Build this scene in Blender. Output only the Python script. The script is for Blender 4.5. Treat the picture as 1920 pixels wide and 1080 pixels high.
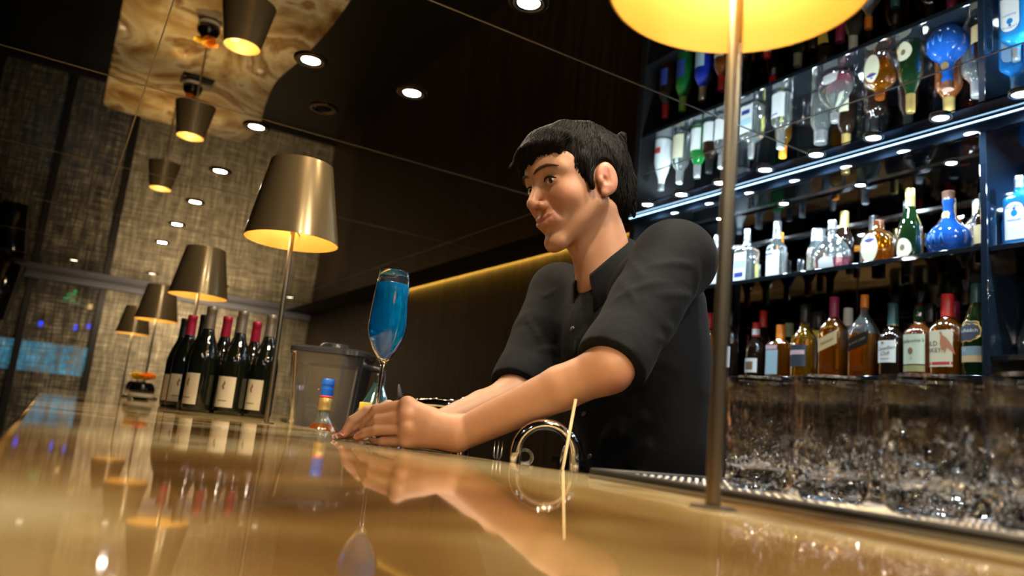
import bpy, bmesh, math, random
import numpy as np
from mathutils import Vector, Matrix

random.seed(7)
rng = np.random.default_rng(7)
SC = bpy.context.scene
COL = SC.collection
for _o in list(bpy.data.objects):
    bpy.data.objects.remove(_o)

# ------------------------------------------------------------------ camera
# the bar top is z = 0, the bar runs along +Y, the back bar stands at +X
F_PX, YAW, PITCH, ROLL, CAM_Z = 1419.04, 0.5308, 0.1819, 0.0999, 0.0474
_fw = Vector((math.sin(YAW) * math.cos(PITCH), math.cos(YAW) * math.cos(PITCH), math.sin(PITCH)))
_rt = Vector((math.cos(YAW), -math.sin(YAW), 0))
_up = _rt.cross(_fw)
_R = _rt * math.cos(ROLL) + _up * math.sin(ROLL)
_U = -_rt * math.sin(ROLL) + _up * math.cos(ROLL)
cam_d = bpy.data.cameras.new('camera')
cam_d.sensor_width = 36.0
cam_d.lens = F_PX / 1920.0 * 36.0
cam_d.clip_start = 0.01
cam_d.dof.use_dof = True
cam_d.dof.focus_distance = 1.38
cam_d.dof.aperture_fstop = 3.0
cam_d.dof.aperture_blades = 4
cam = bpy.data.objects.new('camera', cam_d)
COL.objects.link(cam)
cam.matrix_world = Matrix(((_R.x, _U.x, -_fw.x, 0), (_R.y, _U.y, -_fw.y, 0), (_R.z, _U.z, -_fw.z, CAM_Z), (0, 0, 0, 1)))
SC.camera = cam

# ------------------------------------------------------------------ world, exposure
SC.view_settings.view_transform = 'Standard'
SC.view_settings.look = 'None'
SC.view_settings.gamma = 1.0
SC.view_settings.use_curve_mapping = False
SC.view_settings.exposure = 0.18
SC.cycles.use_denoising = True
SC.cycles.sample_clamp_indirect = 50.0
SC.cycles.blur_glossy = 0.6
SC.cycles.max_bounces = 14
SC.cycles.transmission_bounces = 12
SC.cycles.glossy_bounces = 8
SC.cycles.diffuse_bounces = 4
W = bpy.data.worlds.new('dim_night_world')
SC.world = W
W.use_nodes = True
W.node_tree.nodes['Background'].inputs[0].default_value = (0.9, 0.75, 0.6, 1)
W.node_tree.nodes['Background'].inputs[1].default_value = 0.006

# light levels
E_SPOT = 13.0          # downward beam of each bar lamp, W
E_LAMP = 0.085          # table lamp bulb, W
E_DOWN = 9.0         # ceiling downlight, W
E_WASH = 70.0         # downlights added to brighten the screen wall, W
E_SHELF = 7.5         # cool downlights over the back bar, W
C_LAMP = (1.0, 0.74, 0.36)
C_DOWN = (1.0, 0.78, 0.50)
C_SHELF = (0.62, 0.84, 1.0)

CEIL = 1.127          # ceiling above bar top
FLOOR = -1.05
FAR_Y = 8.95          # screen wall
WOOD_X = 2.51         # timber wall plane


# ------------------------------------------------------------------ helpers
def link(o, parent=None):
    COL.objects.link(o)
    if parent is not None:
        o.parent = parent
    return o


def tag(o, label=None, cat=None, group=None, kind=None):
    if label: o['label'] = label
    if cat: o['category'] = cat
    if group: o['group'] = group
    if kind: o['kind'] = kind
    return o


def empty(name, loc=(0, 0, 0), rz=0.0, label=None, cat=None, group=None, kind=None):
    o = bpy.data.objects.new(name, None)
    o.empty_display_size = 0.02
    o.location = loc
    o.rotation_euler = (0, 0, rz)
    link(o)
    return tag(o, label, cat, group, kind)


def mesh(name, verts, faces, mats, parent=None, smooth=True, loc=None, midx=None, autos=None):
    me = bpy.data.meshes.new(name)
    me.from_pydata([tuple(map(float, v)) for v in verts], [], [tuple(int(i) for i in f) for f in faces])
    if not isinstance(mats, (list, tuple)):
        mats = [mats]
    for m in mats:
        me.materials.append(m)
    if midx is not None:
        me.polygons.foreach_set('material_index', np.asarray(midx, np.int32))
    if smooth:
        flags = np.array([len(q) <= 6 for q in faces], bool)
        me.polygons.foreach_set('use_smooth', flags)
        if autos:
            me.set_sharp_from_angle(angle=math.radians(autos))
            me.polygons.foreach_set('use_smooth', flags)
    me.update()
    o = bpy.data.objects.new(name, me)
    link(o, parent)
    if loc is not None:
        o.location = loc
    return o


def clone(o, parent=None):
    c = o.copy()
    link(c)
    c.parent = parent
    for ch in [x for x in o.children]:
        clone(ch, c)
    return c


def box(x0, x1, y0, y1, z0, z1, bev=0.0, seg=2):
    if bev <= 0:
        v = [(x0, y0, z0), (x1, y0, z0), (x1, y1, z0), (x0, y1, z0), (x0, y0, z1), (x1, y0, z1), (x1, y1, z1), (x0, y1, z1)]
        f = [(0, 3, 2, 1), (4, 5, 6, 7), (0, 1, 5, 4), (1, 2, 6, 5), (2, 3, 7, 6), (3, 0, 4, 7)]
        return v, f
    bm = bmesh.new()
    bmesh.ops.create_cube(bm, size=1)
    for q in bm.verts:
        q.co = Vector(((x0 + x1) / 2 + q.co.x * (x1 - x0), (y0 + y1) / 2 + q.co.y * (y1 - y0), (z0 + z1) / 2 + q.co.z * (z1 - z0)))
    bmesh.ops.bevel(bm, geom=bm.edges[:], offset=bev, segments=seg, affect='EDGES', profile=0.5)
    bm.verts.index_update()
    v = [tuple(q.co) for q in bm.verts]
    f = [tuple(q.index for q in p.verts) for p in bm.faces]
    bm.free()
    return v, f


def bx(name, dims, mat, parent=None, bev=0.0, seg=2, kind=None):
    v, f = box(*dims, bev, seg)
    o = mesh(name, v, f, mat, parent, smooth=bev > 0, autos=40 if bev > 0 else None)
    if kind: o['kind'] = kind
    return o


def join(*vf):
    V, Fc = [], []
    for v, f in vf:
        n = len(V)
        V += list(v)
        Fc += [tuple(i + n for i in q) for q in f]
    return V, Fc


def lathe(prof, seg=40, wob=None):
    """prof: list of (r, z); r == 0 closes"""
    V, Fc, rows = [], [], []
    for k, (r, z) in enumerate(prof):
        if r <= 1e-7:
            rows.append([len(V)])
            V.append((0, 0, z))
        else:
            row = []
            for i in range(seg):
                a = 2 * math.pi * i / seg
                rr = r if wob is None else wob(r, z, a)
                row.append(len(V))
                V.append((rr * math.cos(a), rr * math.sin(a), z))
            rows.append(row)
    for a, b in zip(rows[:-1], rows[1:]):
        if len(a) == 1 and len(b) == 1:
            continue
        for i in range(seg):
            j = (i + 1) % seg
            if len(a) == 1:
                Fc.append((a[0], b[j], b[i]))
            elif len(b) == 1:
                Fc.append((a[i], a[j], b[0]))
            else:
                Fc.append((a[i], a[j], b[j], b[i]))
    return V, Fc


def tube(pts, r, seg=12, closed=False, caps=True):
    P = [Vector(p) for p in pts]
    n = len(P)
    rad = r if hasattr(r, '__len__') else [r] * n
    V, Fc = [], []
    prev = None
    for i in range(n):
        t = (P[(i + 1) % n] - P[i - 1]) if closed else (P[min(i + 1, n - 1)] - P[max(i - 1, 0)])
        t.normalize()
        if prev is None:
            a = Vector((0, 0, 1)) if abs(t.z) < 0.9 else Vector((1, 0, 0))
            u = t.cross(a).normalized()
        else:
            u = (prev - t * prev.dot(t)).normalized()
        prev = u
        w = t.cross(u)
        for k in range(seg):
            a = 2 * math.pi * k / seg
            V.append(P[i] + (u * math.cos(a) + w * math.sin(a)) * rad[i])
    m = n if closed else n - 1
    for i in range(m):
        for k in range(seg):
            a, b = i * seg + k, i * seg + (k + 1) % seg
            c, d = ((i + 1) % n) * seg + (k + 1) % seg, ((i + 1) % n) * seg + k
            Fc.append((a, b, c, d))
    if caps and not closed:
        Fc.append(tuple(range(seg))[::-1])
        Fc.append(tuple(range((n - 1) * seg, n * seg)))
    return V, Fc


def xf(vf, M):
    v, f = vf
    return [tuple(M @ Vector(p)) for p in v], f


def T(x, y, z): return Matrix.Translation((x, y, z))
def RX(a): return Matrix.Rotation(a, 4, 'X')
def RY(a): return Matrix.Rotation(a, 4, 'Y')
def RZ(a): return Matrix.Rotation(a, 4, 'Z')


# ------------------------------------------------------------------ materials
MAT = {}


def M_(name, col=(0.5, 0.5, 0.5), rough=0.5, metal=0.0, trans=0.0, ior=1.5, emit=None, es=0.0, coat=0.0, spec=0.5, sheen=0.0):
    m = bpy.data.materials.new(name)
    m.use_nodes = True
    b = m.node_tree.nodes['Principled BSDF']
    b.inputs['Base Color'].default_value = (*col, 1)
    b.inputs['Roughness'].default_value = rough
    b.inputs['Metallic'].default_value = metal
    b.inputs['Transmission Weight'].default_value = trans
    b.inputs['IOR'].default_value = ior
    b.inputs['Coat Weight'].default_value = coat
    b.inputs['Coat Roughness'].default_value = 0.03
    b.inputs['Specular IOR Level'].default_value = spec
    b.inputs['Sheen Weight'].default_value = sheen
    if emit:
        b.inputs['Emission Color'].default_value = (*emit, 1)
        b.inputs['Emission Strength'].default_value = es
    MAT[name] = m
    return m


def nodes(m):
    nt = m.node_tree
    return nt, nt.nodes, nt.links, nt.nodes['Principled BSDF']


def coords(nt, scale=(1, 1, 1), kind='Object'):
    tc = nt.nodes.new('ShaderNodeTexCoord')
    mp = nt.nodes.new('ShaderNodeMapping')
    mp.inputs['Scale'].default_value = scale
    nt.links.new(tc.outputs[kind], mp.inputs['Vector'])
    return mp.outputs['Vector']


def noise(nt, vec, scale, detail=3, rough=0.5, dist=0.0):
    n = nt.nodes.new('ShaderNodeTexNoise')
    n.inputs['Scale'].default_value = scale
    n.inputs['Detail'].default_value = detail
    n.inputs['Roughness'].default_value = rough
    n.inputs['Distortion'].default_value = dist
    nt.links.new(vec, n.inputs['Vector'])
    return n.outputs['Fac']


def ramp(nt, fac, stops):
    r = nt.nodes.new('ShaderNodeValToRGB')
    el = r.color_ramp.elements
    while len(el) < len(stops):
        el.new(0.5)
    for e, (p, c) in zip(el, stops):
        e.position = p
        e.color = (*c, 1)
    nt.links.new(fac, r.inputs['Fac'])
    return r.outputs['Color']


def math_(nt, op, a, b=None, clamp=False):
    n = nt.nodes.new('ShaderNodeMath')
    n.operation = op
    n.use_clamp = clamp
    for i, q in enumerate((a, b)):
        if q is None: continue
        if isinstance(q, (int, float)): n.inputs[i].default_value = q
        else: nt.links.new(q, n.inputs[i])
    return n.outputs[0]


def bump(nt, h, bsdf, strength=0.2, dist=0.002):
    n = nt.nodes.new('ShaderNodeBump')
    n.inputs['Strength'].default_value = strength
    n.inputs['Distance'].default_value = dist
    nt.links.new(h, n.inputs['Height'])
    nt.links.new(n.outputs[0], bsdf.inputs['Normal'])


def mix_col(nt, fac, a, b):
    n = nt.nodes.new('ShaderNodeMix')
    n.data_type = 'RGBA'
    for i, q in ((0, fac), (6, a), (7, b)):
        if isinstance(q, (int, float)): n.inputs[i].default_value = q
        elif isinstance(q, tuple): n.inputs[i].default_value = (*q, 1)
        else: nt.links.new(q, n.inputs[i])
    return n.outputs[2]


# honey onyx bar top
m = M_('honey_onyx', rough=0.045, coat=0.0, spec=0.5)
nt, N, L, B = nodes(m)
vec = coords(nt, (1.0, 0.62, 1.0))
n1 = noise(nt, vec, 1.9, 4, 0.5, 1.3)
n2 = noise(nt, vec, 5.0, 3, 0.5, 0.8)
mixv = math_(nt, 'ADD', math_(nt, 'MULTIPLY', n1, 0.84), math_(nt, 'MULTIPLY', n2, 0.16))
c = ramp(nt, mixv, [(0.34, (0.060, 0.026, 0.007)), (0.42, (0.19, 0.10, 0.030)), (0.49, (0.34, 0.235, 0.10)), (0.55, (0.47, 0.38, 0.22)), (0.595, (0.19, 0.098, 0.028)), (0.66, (0.38, 0.285, 0.135)), (0.76, (0.52, 0.44, 0.29))])
L.new(c, B.inputs['Base Color'])
rr = noise(nt, vec, 30, 2)
L.new(math_(nt, 'ADD', math_(nt, 'MULTIPLY', rr, 0.03), 0.025), B.inputs['Roughness'])

# dark lacquered timber with vertical grain
m = M_('dark_timber', rough=0.42, coat=0.0, spec=0.3)
nt, N, L, B = nodes(m)
vec = coords(nt, (14, 14, 0.55))
n1 = noise(nt, vec, 1.4, 5, 0.6, 0.4)
vec2 = coords(nt, (60, 60, 0.8))
n2 = noise(nt, vec2, 1.5, 3, 0.5)
s = math_(nt, 'ADD', math_(nt, 'MULTIPLY', n1, 0.6), math_(nt, 'MULTIPLY', n2, 0.4))
c = ramp(nt, s, [(0.30, (0.014, 0.0078, 0.0046)), (0.52, (0.046, 0.025, 0.0135)), (0.72, (0.088, 0.047, 0.025))])
L.new(c, B.inputs['Base Color'])
bump(nt, s, B, 0.15, 0.001)

# woven metal scrim
def scrim(name, c0, c1, cover):
    m = M_(name, rough=0.55, metal=0.25)
    nt, N, L, B = nodes(m)
    tc = nt.nodes.new('ShaderNodeTexCoord')
    sep = nt.nodes.new('ShaderNodeSeparateXYZ')
    L.new(tc.outputs['Object'], sep.inputs[0])

    def strands(axis, per, seed):
        cmb = nt.nodes.new('ShaderNodeCombineXYZ')
        L.new(math_(nt, 'MULTIPLY', sep.outputs[axis], 1.0), cmb.inputs[0])
        cmb.inputs[1].default_value = seed
        L.new(math_(nt, 'MULTIPLY', sep.outputs[2 - axis], 0.06), cmb.inputs[2])
        a = noise(nt, cmb.outputs[0], 1.0 / per, 1, 0.5)
        b = noise(nt, cmb.outputs[0], 0.16 / per, 2, 0.6)
        return a, b
    va, vb = strands(0, 0.013, 3.1)
    ha, hb = strands(2, 0.015, 8.7)
    th = lambda q: math_(nt, 'MULTIPLY', math_(nt, 'SUBTRACT', q, 0.38), 4.2, True)
    fv, fh = th(va), th(ha)
    weave = math_(nt, 'MAXIMUM', math_(nt, 'MULTIPLY', fv, fh), math_(nt, 'MULTIPLY', math_(nt, 'MAXIMUM', fv, fh), 0.45))
    tone = math_(nt, 'ADD', math_(nt, 'MULTIPLY', math_(nt, 'MULTIPLY', vb, hb), 2.0), 0.35, True)
    tone = math_(nt, 'MULTIPLY', tone, weave)
    col = mix_col(nt, tone, c0, c1)
    L.new(col, B.inputs['Base Color'])
    tr = nt.nodes.new('ShaderNodeBsdfTransparent')
    mx = nt.nodes.new('ShaderNodeMixShader')
    fac = math_(nt, 'ADD', math_(nt, 'MULTIPLY', weave, 1.0 - cover), cover, True)
    L.new(fac, mx.inputs[0])
    L.new(tr.outputs[0], mx.inputs[1])
    L.new(B.outputs[0], mx.inputs[2])
    L.new(mx.outputs[0], N['Material Output'].inputs[0])
    return m


scrim('open_scrim', (0.05, 0.042, 0.03), (0.42, 0.36, 0.26), 0.30)
scrim('dense_scrim', (0.12, 0.10, 0.065), (0.66, 0.56, 0.39), 0.92)

# black mirror ceiling
M_('bronze_mirror', (0.60, 0.57, 0.52), 0.015, 1.0)
M_('ceiling_bead', (0.62, 0.55, 0.45), 0.45, 0.3)
M_('dark_matte', (0.006, 0.006, 0.007), 0.7)
M_('dark_floor', (0.005, 0.0045, 0.004), 0.4)
M_('dark_wall', (0.012, 0.010, 0.009), 0.6)
M_('black_gloss', (0.006, 0.006, 0.007), 0.08, coat=0.3)
M_('blue_black_glass', (0.012, 0.02, 0.035), 0.05, coat=1.0)
M_('shelf_glass', (0.010, 0.013, 0.016), 0.04, coat=1.0)
M_('dark_mirror', (0.20, 0.20, 0.21), 0.02, 1.0)
M_('grey_rail', (0.34, 0.34, 0.42), 0.5, 0.0)
M_('mullion', (0.018, 0.015, 0.013), 0.4, 0.2)
M_('bronze_lacquer', (0.36, 0.255, 0.125), 0.24, 0.75, coat=0.3)
M_('gold_lining', (0.80, 0.555, 0.16), 0.45, 0.3)
M_('cream_lining', (0.88, 0.78, 0.52), 0.5)
M_('brushed_brass', (0.30, 0.25, 0.18), 0.34, 1.0)
M_('dark_bronze', (0.10, 0.075, 0.05), 0.4, 0.9)
M_('chrome', (0.86, 0.86, 0.86), 0.06, 1.0)
M_('satin_steel', (0.55, 0.56, 0.58), 0.25, 1.0)
M_('black_rubber', (0.012, 0.012, 0.013), 0.55)
M_('warm_bulb', (1, 0.8, 0.5), 0.5, emit=(1.0, 0.86, 0.58), es=26.0)
M_('down_lens', (1, 1, 1), 0.4, emit=(1.0, 0.95, 0.84), es=130.0)
M_('glint_lens', (1, 1, 1), 0.4, emit=(1.0, 0.93, 0.80), es=750.0)  # lens of out-of-view downlights, boosted to put sparkle in the tumblers
M_('wash_lens', (1, 1, 1), 0.4, emit=(1.0, 0.85, 0.6), es=5.0)
M_('shelf_lens', (1, 1, 1), 0.4, emit=(0.80, 0.93, 1.0), es=80.0)
M_('cool_strip', (1, 1, 1), 0.4, emit=(0.42, 0.72, 1.0), es=4.0)
M_('warm_strip', (1, 1, 1), 0.4, emit=(1.0, 0.60, 0.08), es=26.0)
M_('clear_glass', (1, 1, 1), 0.0, trans=1.0, ior=1.48)
M_('clear_plastic', (0.92, 0.90, 0.90), 0.03, trans=0.97, ior=1.42)
M_('smoke_lid', (0.035, 0.035, 0.04), 0.18)
M_('wine_glass_black', (0.006, 0.008, 0.005), 0.05, coat=1.0)
M_('wine_glass_olive', (0.16, 0.14, 0.015), 0.05, trans=0.5)
M_('red_foil', (0.50, 0.02, 0.06), 0.35, 0.25)
M_('grey_foil', (0.30, 0.25, 0.19), 0.34, 0.6)
M_('black_foil', (0.012, 0.012, 0.012), 0.3, 0.2)
M_('cream_paper', (0.80, 0.70, 0.52), 0.7)
M_('ink_black', (0.01, 0.01, 0.01), 0.6)
M_('ink_brown', (0.24, 0.15, 0.08), 0.6)
M_('orange_petal', (0.85, 0.34, 0.02), 0.6)
M_('yellow_petal', (0.90, 0.62, 0.03), 0.6)
M_('leaf_green', (0.03, 0.10, 0.02), 0.5)
M_('fluo_green', (0.02, 0.3, 0.08), 0.5, emit=(0.02, 0.9, 0.25), es=0.9)
M_('blue_lamp', (0.02, 0.05, 0.6), 0.5, emit=(0.01, 0.05, 1.0), es=3.2)
M_('amber_lamp', (1, 0.7, 0.2), 0.5, emit=(1.0, 0.62, 0.2), es=2.4)
m = M_('cyan_lightbox', (0.1, 0.4, 0.5), 0.5, emit=(0.10, 0.55, 0.80), es=1.0)
nt, N, L, B = nodes(m)
vec = coords(nt, (3.0, 1, 2.2))
n1 = noise(nt, vec, 2.0, 3, 0.6)
L.new(ramp(nt, n1, [(0.32, (0.02, 0.20, 0.34)), (0.5, (0.07, 0.42, 0.62)), (0.7, (0.26, 0.66, 0.84))]), B.inputs['Emission Color'])

M_('blue_liquor', (0.0, 0.40, 0.92), 0.0, trans=0.55, ior=1.34)
M_('blueberry', (0.01, 0.03, 0.10), 0.3)
M_('ice', (0.75, 0.92, 1.0), 0.04, trans=0.95, ior=1.31)
M_('white_cloth', (0.7, 0.7, 0.7), 0.8)


# ------------------------------------------------------------------ the room
rm = bx('floor', (-4.0, 4.0, -2.2, 16.1, FLOOR - 0.05, FLOOR), MAT['dark_floor'], kind='structure')
bx('wall_left', (-2.7, -2.6, -2.2, 11.2, FLOOR, CEIL + 0.1), MAT['dark_wall'], kind='structure')
bx('wall_near', (-2.7, 3.3, -2.3, -2.2, FLOOR, CEIL + 0.1), MAT['dark_wall'], kind='structure')
bx('wall_beyond', (-4.0, 4.0, 16.05, 16.15, FLOOR, 3.0), MAT['dark_wall'], kind='structure')

# timber wall behind the bar, in tall veneer boards
wr = empty('wall_right', (WOOD_X, 0, FLOOR), kind='structure')
wr['label'] = 'dark brown timber veneer wall behind the bar'
by = 2.86
k = 0
bw = 0.61
while by < 11.1:
    y1 = min(by + bw, 11.2)
    o = bx('veneer_panel', (0.0, 0.03, by + 0.0015, y1 - 0.0015, 0.0, CEIL - FLOOR + 0.1), MAT['dark_timber'], wr, bev=0.0015, seg=1)
    by = y1
    k += 1
bx('backing', (0.03, 0.08, 2.86, 11.2, 0.0, CEIL - FLOOR + 0.1), MAT['dark_matte'], wr)
# wall behind the shelving
bx('wall_back_bar', (2.72, 2.80, -2.2, 2.86, FLOOR, CEIL + 0.1), MAT['dark_wall'], kind='structure')

# mirror ceiling in panels
ce = empty('ceiling', (0, 0, CEIL), kind='structure')
ce['label'] = 'dark bronze mirror ceiling made of large panels'
XS = [-2.6, -1.72, 0.108, 1.94, 2.195]
YS = [-2.2, -0.70, 0.51, 1.72, 2.93, 4.14, 5.35, 6.56, 7.77, 8.90]
g = 0.0022
for i in range(len(XS) - 1):
    for j in range(len(YS) - 1):
        bx('mirror_panel', (XS[i] + g, XS[i + 1] - g, YS[j] + g, YS[j + 1] - g, 0.0, 0.012), MAT['bronze_mirror'], ce)
for x in XS[1:-1]:
    bx('joint_bead', (x - g, x + g, YS[0], YS[-1], -0.0012, 0.010), MAT['ceiling_bead'], ce)
for y in YS[1:-1]:
    bx('joint_bead', (XS[0], XS[-1], y - g, y + g, -0.0012, 0.010), MAT['ceiling_bead'], ce)
bx('ceiling_slab', (-2.6, 3.3, -2.2, 9.0, 0.07, 0.15), MAT['dark_matte'], ce)
bx('bulkhead', (-2.6, 3.3, 8.9, 9.0, 0.0, 0.07), MAT['dark_matte'], ce)
# dark strip between mirror and timber wall, with a warm cove line over the timber
bx('trim_1', (2.20, 2.485, 2.80, 8.90, CEIL, CEIL + 0.03), MAT['dark_matte'], kind='structure')
ws = bx('cove_light', (2.488, 2.509, 2.95, 6.4, CEIL + 0.018, CEIL + 0.024), MAT['warm_strip'])
tag(ws, 'thin warm amber light line at the top of the timber wall', 'cove light')
# cool glass strip over the shelving
bx('trim_2', (2.20, 2.318, -2.0, 2.80, CEIL - 0.001, CEIL + 0.02), MAT['blue_black_glass'], kind='structure')

# screen wall at the far end
wf = empty('wall_far', (0, FAR_Y, FLOOR), kind='structure')
wf['label'] = 'woven metal screen wall at the far end of the bar'
HW = CEIL - FLOOR
MX = [-2.6, -1.62, -0.975, -0.33, 0.315, 0.96, 1.605, 2.25, 2.51]
for i in range(len(MX) - 1):
    dense = MX[i] >= 0.3
    bx('woven_panel', (MX[i] + 0.002, MX[i + 1] - 0.002, -0.003, 0.003, 0.02, HW - 0.06), MAT['dense_scrim' if dense else 'open_scrim'], wf)
for x in MX[1:5]:
    bx('mullion', (x - 0.032, x + 0.032, -0.035, 0.03, 0.0, HW - 0.06), MAT['mullion'], wf, bev=0.004, seg=1)
bx('head_rail', (-2.6, 2.51, -0.05, 0.03, HW - 0.075, HW), MAT['grey_rail'], wf, bev=0.006, seg=1)
bx('sill_rail', (-2.6, 2.51, -0.04, 0.03, 0.0, 0.06), MAT['mullion'], wf, bev=0.004, seg=1)
bx('backing_board', (0.33, 2.51, 0.05, 0.08, 0.0, HW), MAT['dark_wall'], wf)

# ------------------------------------------------------------------ bar
def slab(outline, z0, z1, rnd=0.012, seg=4):
    """flat slab with a rounded edge all round: outline is a closed CCW list"""
    n = len(outline)
    P = [Vector((x, y)) for x, y in outline]
    nor = []
    for i in range(n):
        t = (P[(i + 1) % n] - P[i - 1]).normalized()
        nor.append(Vector((t.y, -t.x)))
    V, Fc = [], []
    rings = []
    h = (z1 - z0) / 2
    r = min(rnd, h)
    prof = []
    for k in range(seg + 1):
        a = math.pi / 2 * k / seg
        prof.append((r * (1 - math.cos(a)) * 0 + r - r * math.sin(a), z0 + r - r * math.cos(a)))
    for k in range(seg + 1):
        a = math.pi / 2 * k / seg
        prof.append((r - r * math.cos(a), z1 - r + r * math.sin(a)))
    for ins, z in prof:
        row = []
        for i in range(n):
            q = P[i] - nor[i] * ins
            row.append(len(V))
            V.append((q.x, q.y, z))
        rings.append(row)
    for a, b in zip(rings[:-1], rings[1:]):
        for i in range(n):
            j = (i + 1) % n
            Fc.append((a[i], a[j], b[j], b[i]))
    Fc.append(tuple(rings[0][::-1]))
    Fc.append(tuple(rings[-1]))
    return V, Fc


def smooth_curve(pts, n):
    out = []
    m = len(pts)
    for i in range(m - 1):
        p0, p1, p2, p3 = (Vector(pts[max(i - 1, 0)]), Vector(pts[i]), Vector(pts[i + 1]), Vector(pts[min(i + 2, m - 1)]))
        for k in range(n):
            t = k / n
            out.append(0.5 * ((2 * p1) + (-p0 + p2) * t + (2 * p0 - 5 * p1 + 4 * p2 - p3) * t * t + (-p0 + 3 * p1 - 3 * p2 + p3) * t ** 3))
    out.append(Vector(pts[-1]))
    return out


right_edge = [(0.93, -1.2), (0.93, 0.68), (0.915, 0.72), (0.88, 0.735), (0.70, 0.738), (0.655, 0.748), (0.615, 0.79)]
curve = smooth_curve([(0.588, 0.86), (0.565, 1.0), (0.555, 1.2), (0.556, 1.6), (0.585, 2.1), (0.66, 2.5), (0.80, 3.0), (1.0, 3.5), (1.05, 4.1), (1.03, 4.7), (0.985, 5.2), (1.03, 5.7), (1.10, 6.2), (1.09, 6.6)], 4)
right_edge += [(q.x, q.y) for q in curve]
outline = right_edge + [(1.06, 6.68), (1.0, 6.72), (0.04, 6.74), (-0.015, 6.70), (-0.03, 6.6), (-0.03, -1.2)]
bar = empty('bar_counter', (0.3, 2.5, FLOOR), label='long bar counter with polished honey onyx top', cat='bar counter')
v, f = slab(outline, -0.04, 0.0, 0.012, 5)
M0 = T(-0.3, -2.5, -FLOOR)
v, f = xf((v, f), M0)
top = mesh('onyx_top', v, f, MAT['honey_onyx'], bar, smooth=True, autos=35)
v, f = slab([(0.50, -1.15), (0.50, 2.5), (0.56, 3.0), (0.9, 3.5), (0.9, 6.6), (0.06, 6.6), (0.06, -1.15)], FLOOR, -0.04, 0.003, 1)
v, f = xf((v, f), M0)
mesh('bar_front', v, f, MAT['dark_timber'], bar, smooth=False)

# under-counter work bench behind the bar
wb = empty('work_bench', (0.72, 1.0, FLOOR), label='dark steel work bench behind the bar counter', cat='work bench')
bx('bench_top', (-0.10, 0.12, 0.35, 1.95, 0.86, 0.88), MAT['black_rubber'], wb, bev=0.003, seg=1)
bx('bench_body', (-0.09, 0.10, 0.36, 1.94, 0.0, 0.86), MAT['dark_matte'], wb)
BENCH_Z = FLOOR + 0.88
wb2 = empty('speed_rail', (0.65, 0.90, FLOOR), label='narrow dark rail shelf holding bar tools behind the counter', cat='shelf')
bx('rail_top', (-0.07, 0.08, -0.12, 0.13, 0.90, 0.92), MAT['black_rubber'], wb2, bev=0.003, seg=1)
bx('rail_leg', (-0.06, 0.07, -0.10, -0.08, 0.0, 0.90), MAT['dark_matte'], wb2)
bx('rail_leg', (-0.06, 0.07, 0.10, 0.12, 0.0, 0.90), MAT['dark_matte'], wb2)
RAIL_Z = FLOOR + 0.92

# back counter below the shelves
bc = empty('back_counter', (2.3, 0.9, FLOOR), label='dark back counter under the bottle shelves', cat='counter')
BACK_Z = -0.05
bx('counter_top', (-0.35, 0.40, -2.4, 1.93, BACK_Z - FLOOR - 0.03, BACK_Z - FLOOR), MAT['shelf_glass'], bc, bev=0.004, seg=1)
bx('counter_body', (-0.32, 0.40, -2.4, 1.92, 0.0, BACK_Z - FLOOR - 0.03), MAT['dark_matte'], bc)

# ------------------------------------------------------------------ back bar shelving
SH1, SH2 = 0.725, 0.333      # top faces of the two shelves
XF, XB = 2.305, 2.68         # shelf front, back panel
sh = empty('bottle_shelving', (2.5, 1.0, BACK_Z), label='tall dark glass bottle shelving behind the bartender', cat='shelving')
zz = -BACK_Z


def shp(name, x0, x1, y0, y1, z0, z1, mat, bev=0.002):
    return bx(name, (x0 - 2.5, x1 - 2.5, y0 - 1.0, y1 - 1.0, z0 + zz, z1 + zz), MAT[mat], sh, bev=bev, seg=1)


shp('back_panel', XB, XB + 0.015, -0.6, 2.84, BACK_Z, CEIL - 0.004, 'dark_mirror', 0)
shp('shelf', XF, XB, 1.185, 2.80, SH1 - 0.018, SH1, 'shelf_glass')
shp('shelf', XF, XB, 1.185, 2.80, SH2 - 0.018, SH2, 'shelf_glass')
shp('shelf', XF, XB, -0.6, 1.16, SH1 - 0.026, SH1 - 0.008, 'shelf_glass')
shp('shelf', XF, XB, -0.6, 1.16, 0.372, 0.39, 'shelf_glass')
shp('divider', XF - 0.004, XB, 1.162, 1.183, BACK_Z, CEIL - 0.004, 'blue_black_glass')
shp('side_panel', XF - 0.004, XB, 2.80, 2.84, BACK_Z, CEIL - 0.004, 'dark_matte')
shp('side_panel', XF - 0.004, XB, -0.64, -0.6, BACK_Z, CEIL - 0.004, 'dark_matte')
shp('shelf_rail', XB - 0.02, XB, 1.185, 2.80, 0.985, 1.0, 'satin_steel', 0.001)
shp('fascia', 2.300, 2.318, -0.6, 2.84, CEIL - 0.048, CEIL - 0.004, 'blue_black_glass')
shp('top_board', 2.318, XB, -0.6, 2.84, CEIL - 0.05, CEIL - 0.02, 'shelf_glass')
st = shp('light_strip', 2.2955, 2.2995, -0.6, 2.84, CEIL - 0.0105, CEIL - 0.0075, 'cool_strip', 0)
st['label'] = 'thin cool white light strip'


# ------------------------------------------------------------------ downlights
def spot(name, parent, col, watts, angle=100, blend=0.7, size=0.02, z=-0.012):
    ld = bpy.data.lights.new(name, 'SPOT')
    ld.color = col
    ld.energy = watts
    ld.spot_size = math.radians(angle)
    ld.spot_blend = blend
    ld.shadow_soft_size = size
    o = bpy.data.objects.new(name, ld)
    link(o, parent)
    o.location = (0, 0, z)
    return o


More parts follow.
